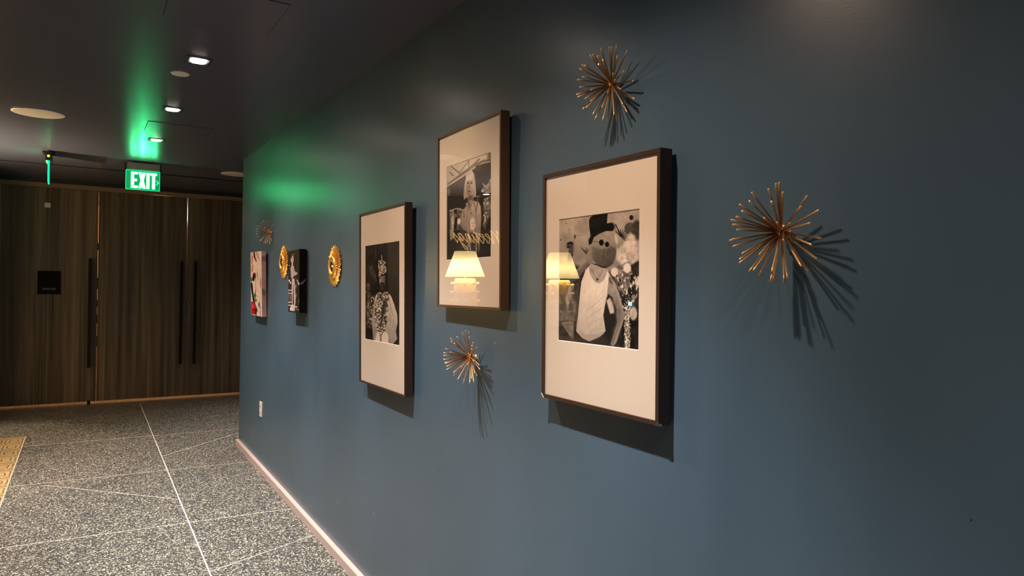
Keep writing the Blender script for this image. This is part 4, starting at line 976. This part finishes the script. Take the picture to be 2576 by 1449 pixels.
# ------------------------------------------------------------------ brass starburst ornaments
STARS = {
    'A': ((1.169, 1.4303, 2.0408), [(-0.063,-0.0289,0.0776),(-0.0521,-0.0503,0.0746),(-0.0475,-0.0554,0.0741),(-0.0316,-0.0548,0.0825),(-0.0175,-0.0799,0.0643),(-0.0494,-0.0799,0.0446),(-0.0824,-0.0207,0.06),(-0.0859,-0.0169,0.0562),(-0.0817,-0.0423,0.0485),(-0.0972,0.0047,0.0366),(-0.0991,-0.0114,0.0296),(-0.1006,0.0077,0.0254),(-0.1036,-0.0088,0.0003),(-0.1033,0.0118,-0.0017),(-0.0405,-0.0957,0.0052),(-0.0126,-0.1019,-0.0163),(0.0038,-0.0873,-0.0564),(0.0042,-0.0599,-0.0849),(0.0023,-0.0224,-0.1015),(-0.0249,-0.0426,-0.0915),(-0.0089,0.0045,-0.1035),(-0.0286,-0.0007,-0.1),(-0.0396,0.0176,-0.0946),(-0.0604,-0.0366,-0.0764),(-0.057,0.0057,-0.0868),(-0.0714,0.0299,-0.0694),(-0.0763,0.0081,-0.0702),(-0.0826,-0.0168,-0.0609),(-0.0923,0.023,-0.0421),(-0.0938,0.028,-0.0352),(-0.0927,-0.0303,-0.036),(-0.1014,0.0043,-0.0227),(-0.09,-0.0041,-0.052),(-0.0414,-0.0872,-0.0387),(-0.0866,-0.0521,0.0246),(-0.0639,-0.082,-0.002),(-0.0663,-0.0653,-0.0464),(-0.0226,-0.0732,-0.0704),(-0.0783,-0.059,0.0349),(-0.0584,-0.0844,-0.0171)]),
    'B': ((1.169, 0.8971, 1.6282), [(-0.0485,-0.0222,0.0904),(-0.0454,-0.0277,0.0905),(-0.0621,-0.0494,0.0688),(-0.0667,-0.0199,0.0786),(-0.0826,-0.0406,0.0506),(-0.0741,0.0122,0.0734),(-0.0886,0.0069,0.0559),(-0.0869,0.0305,0.0505),(-0.0976,0.0148,0.0358),(-0.0968,-0.0357,0.0194),(-0.0977,0.0284,0.0258),(-0.092,0.0459,0.0213),(-0.097,0.0386,0.0115),(-0.1029,0.0211,-0.0004),(-0.09,0.0505,-0.0193),(-0.0941,0.0429,-0.018),(-0.0922,0.0393,-0.0314),(-0.0929,0.0163,-0.0461),(-0.081,0.0341,-0.0574),(-0.0742,0.0384,-0.0636),(-0.0903,-0.022,-0.0489),(-0.0613,0.026,-0.0812),(-0.0699,0.0072,-0.078),(-0.0599,0.002,-0.0862),(-0.0612,-0.0282,-0.0805),(-0.0345,-0.0047,-0.0991),(-0.0312,-0.0067,-0.1),(-0.0147,-0.0215,-0.1017),(-0.03,-0.0401,-0.0923),(-0.0327,-0.0715,-0.0696),(-0.0052,-0.068,-0.0798),(-0.0116,-0.0887,-0.0549),(-0.0354,-0.0941,-0.0303),(-0.0176,-0.102,-0.0177),(-0.0429,-0.0953,0.0095),(-0.0214,-0.0969,0.0343),(-0.0291,-0.0788,0.063),(-0.0521,-0.0817,0.0404),(-0.0734,-0.0745,0.0089),(-0.0873,-0.0575,0.0105),(-0.0783,-0.0658,-0.0236)]),
    'C': ((1.169, 2.181, 1.2479), [(-0.0428,-0.0136,0.0893),(-0.0253,-0.0059,0.0966),(-0.0243,-0.0284,0.0927),(-0.0348,-0.0528,0.0774),(-0.064,-0.0157,0.0752),(-0.0713,0.0203,0.0671),(-0.0804,0.0016,0.0595),(-0.08,-0.0277,0.0532),(-0.0935,0.0162,0.0317),(-0.0935,0.0319,0.0153),(-0.0943,-0.024,0.023),(-0.0982,0.0175,0.0067),(-0.0966,0.0244,-0.0081),(-0.0982,0.0073,-0.0175),(-0.098,0.0045,-0.0193),(-0.0955,0.0001,-0.0296),(-0.0892,0.0123,-0.0434),(-0.0822,-0.0307,-0.0479),(-0.0748,-0.0078,-0.0659),(-0.0717,-0.0642,-0.0272),(-0.0624,-0.0239,-0.0744),(-0.0291,-0.0009,-0.0957),(-0.0217,-0.0383,-0.0898),(-0.0305,-0.0668,-0.0679),(-0.0126,-0.051,-0.0851),(-0.027,-0.0845,-0.0462),(-0.0372,-0.0787,0.0492),(-0.041,-0.083,0.0379),(-0.037,-0.0928,-0.0045),(-0.0314,-0.0742,0.0592),(-0.0218,-0.0973,0.0071),(-0.0181,-0.0969,-0.0167),(-0.0128,-0.0935,-0.0332),(-0.0232,-0.0873,0.043),(-0.0547,-0.082,-0.0168),(-0.0176,-0.0813,-0.0556)]),
    'D': ((1.169, 5.4368, 1.8509), [(-0.0558,-0.0001,0.0731),(-0.0693,-0.0423,0.0433),(-0.0808,0.0132,0.042),(-0.0879,0.016,0.0219),(-0.0785,-0.0473,0.0077),(-0.0902,0.0179,-0.0007),(-0.0884,0.0185,-0.0177),(-0.0828,-0.0029,-0.0399),(-0.0597,0.0154,-0.0682),(-0.0594,-0.0034,-0.0702),(-0.0301,0.0101,-0.0863),(-0.0199,0.0081,-0.0895),(-0.0158,-0.034,-0.084),(0.0091,0.002,-0.0915),(0.014,-0.0036,-0.0908),(0.0093,-0.0859,-0.0315),(0.0109,-0.0578,-0.0707),(-0.0087,-0.034,0.0851),(-0.0263,-0.0281,0.0836),(-0.0376,0.0014,0.084),(0.014,-0.0736,0.0522),(-0.0267,-0.0652,0.0592),(-0.0541,-0.0732,0.0132),(-0.0556,-0.052,-0.0517),(-0.046,-0.0721,-0.0338),(-0.0413,-0.0784,0.0247),(-0.0049,-0.0906,0.0151)]),

}
STAR_LABEL = {'A': 'brass starburst ornament hung highest, near the top of the blue wall', 'B': 'brass starburst ornament farthest right, large in view on the bare wall',
              'C': 'brass starburst ornament below the framed photograph of the woman', 'D': 'small distant brass starburst ornament above the colourful canvas'}
spike_mesh = None
def star(key):
    global spike_mesh
    hub, tips = STARS[key]
    t = thing('starburst_ornament', STAR_LABEL[key], 'wall ornament', hub, 0, 'brass starburst wall ornaments')
    R = 0.0158
    b = bmesh.new(); lathe(b, [(0.001, WALL_X-hub[0]), (0.008, WALL_X-hub[0]), (0.008, WALL_X-hub[0]-0.002), (0.0045, WALL_X-hub[0]-0.004), (0.0045, 0.004), (0.001, 0.003)], 24, 'x')
    obj('mount', b, M_BRASS, t, True)
    # welded hub: a ball studded with small solder beads
    b = bmesh.new(); bmesh.ops.create_icosphere(b, subdivisions=3, radius=R*0.72)
    rnd = random.Random(ord(key))
    for k in range(34):
        z = 1-2*(k+.5)/34; a = k*2.39996; r = math.sqrt(1-z*z)
        bmesh.ops.create_icosphere(b, subdivisions=2, radius=0.0030+0.0009*rnd.random(), matrix=Matrix.Translation((R*0.78*r*math.cos(a), R*0.78*r*math.sin(a), R*0.78*z)))
    obj('hub', b, M_BRASS, t, True)
    for k, tip in enumerate(tips):
        v = Vector(tip); L = v.length
        if spike_mesh is None:
            b = bmesh.new(); lathe(b, [(0.0001, 0.003), (0.0017, 0.003), (0.00185, 0.9965), (0.0015, 1.0), (0.0001, 1.0)], 10)
            s = obj('spike', b, M_BRASS, t, False); spike_mesh = s.data
            for p in spike_mesh.polygons: p.use_smooth = len(p.vertices) == 4
        else:
            s = bpy.data.objects.new('spike', spike_mesh); link(s, t)
        s.rotation_mode = 'QUATERNION'; s.rotation_quaternion = Vector((0, 0, 1)).rotation_difference(v.normalized())
        s.scale = (1, 1, L*(1.0 if k % 3 else 0.985))
for k in 'ABCD': star(k)

# ------------------------------------------------------------------ gilt sunburst mirrors
def sun_mirror(y, z, label, scale=1.0):
    t = thing('sunburst_mirror', label, 'mirror', (WALL_X-0.0005, y, z), 0, 'gilt sunburst mirrors')
    def petal(a, r0, r1, w0, w1, x0, x1, th):
        # wedge-shaped ray with a raised ridge; local x out of the wall is negative
        er = Vector((0, math.cos(a), math.sin(a))); et = Vector((0, -math.sin(a), math.cos(a))); ex = Vector((-1, 0, 0))
        pr = [(r0, w0, x0), (r0+(r1-r0)*.85, w1, x1), (r1, w1*.45, x1)]
        secs = []
        for r, w, x in pr:
            secs.append([b.verts.new(er*r+et*w+ex*x), b.verts.new(er*r+ex*(x+th)), b.verts.new(er*r-et*w+ex*x), b.verts.new(er*r+ex*(x-th*.4))])
        for i in range(2):
            for k in range(4): b.faces.new((secs[i][k], secs[i][(k+1) % 4], secs[i+1][(k+1) % 4], secs[i+1][k]))
        b.faces.new(secs[0]); b.faces.new(secs[-1])
    s = scale; N = 44
    b = bmesh.new()
    for k in range(N):
        L = (0.108, 0.114, 0.104, 0.117)[k % 4]*s
        petal(2*PI*(k+.5)/N, 0.052*s, L, 0.0032*s, 0.0062*s, 0.012, 0.008, 0.004)
    obj('outer_rays', b, M_GOLD, t)
    b = bmesh.new()
    for k in range(30): petal(2*PI*k/30, 0.050*s, 0.074*s, 0.003*s, 0.0058*s, 0.022, 0.017, 0.004)
    obj('inner_rays', b, M_GOLD, t)
    b = bmesh.new(); lathe(b, [(0.060*s, 0.0), (0.060*s, -0.012), (0.054*s, -0.026), (0.048*s, -0.030), (0.041*s, -0.026), (0.039*s, -0.019), (0.001, -0.017)], 56, 'x')
    obj('ring', b, M_GOLD, t, True)
    b = bmesh.new(); lathe(b, [(0.040*s, -0.0195), (0.034*s, -0.0235), (0.024*s, -0.027), (0.012*s, -0.029), (0.001, -0.0295)], 48, 'x')
    obj('convex_glass', b, M_MIRROR, t, True)
sun_mirror(3.832, 1.584, 'gilt sunburst mirror right of the black canvas, nearest the framed photographs', 1.0)
sun_mirror(5.000, 1.620, 'gilt sunburst mirror between the colourful canvas and the black canvas', 1.0)
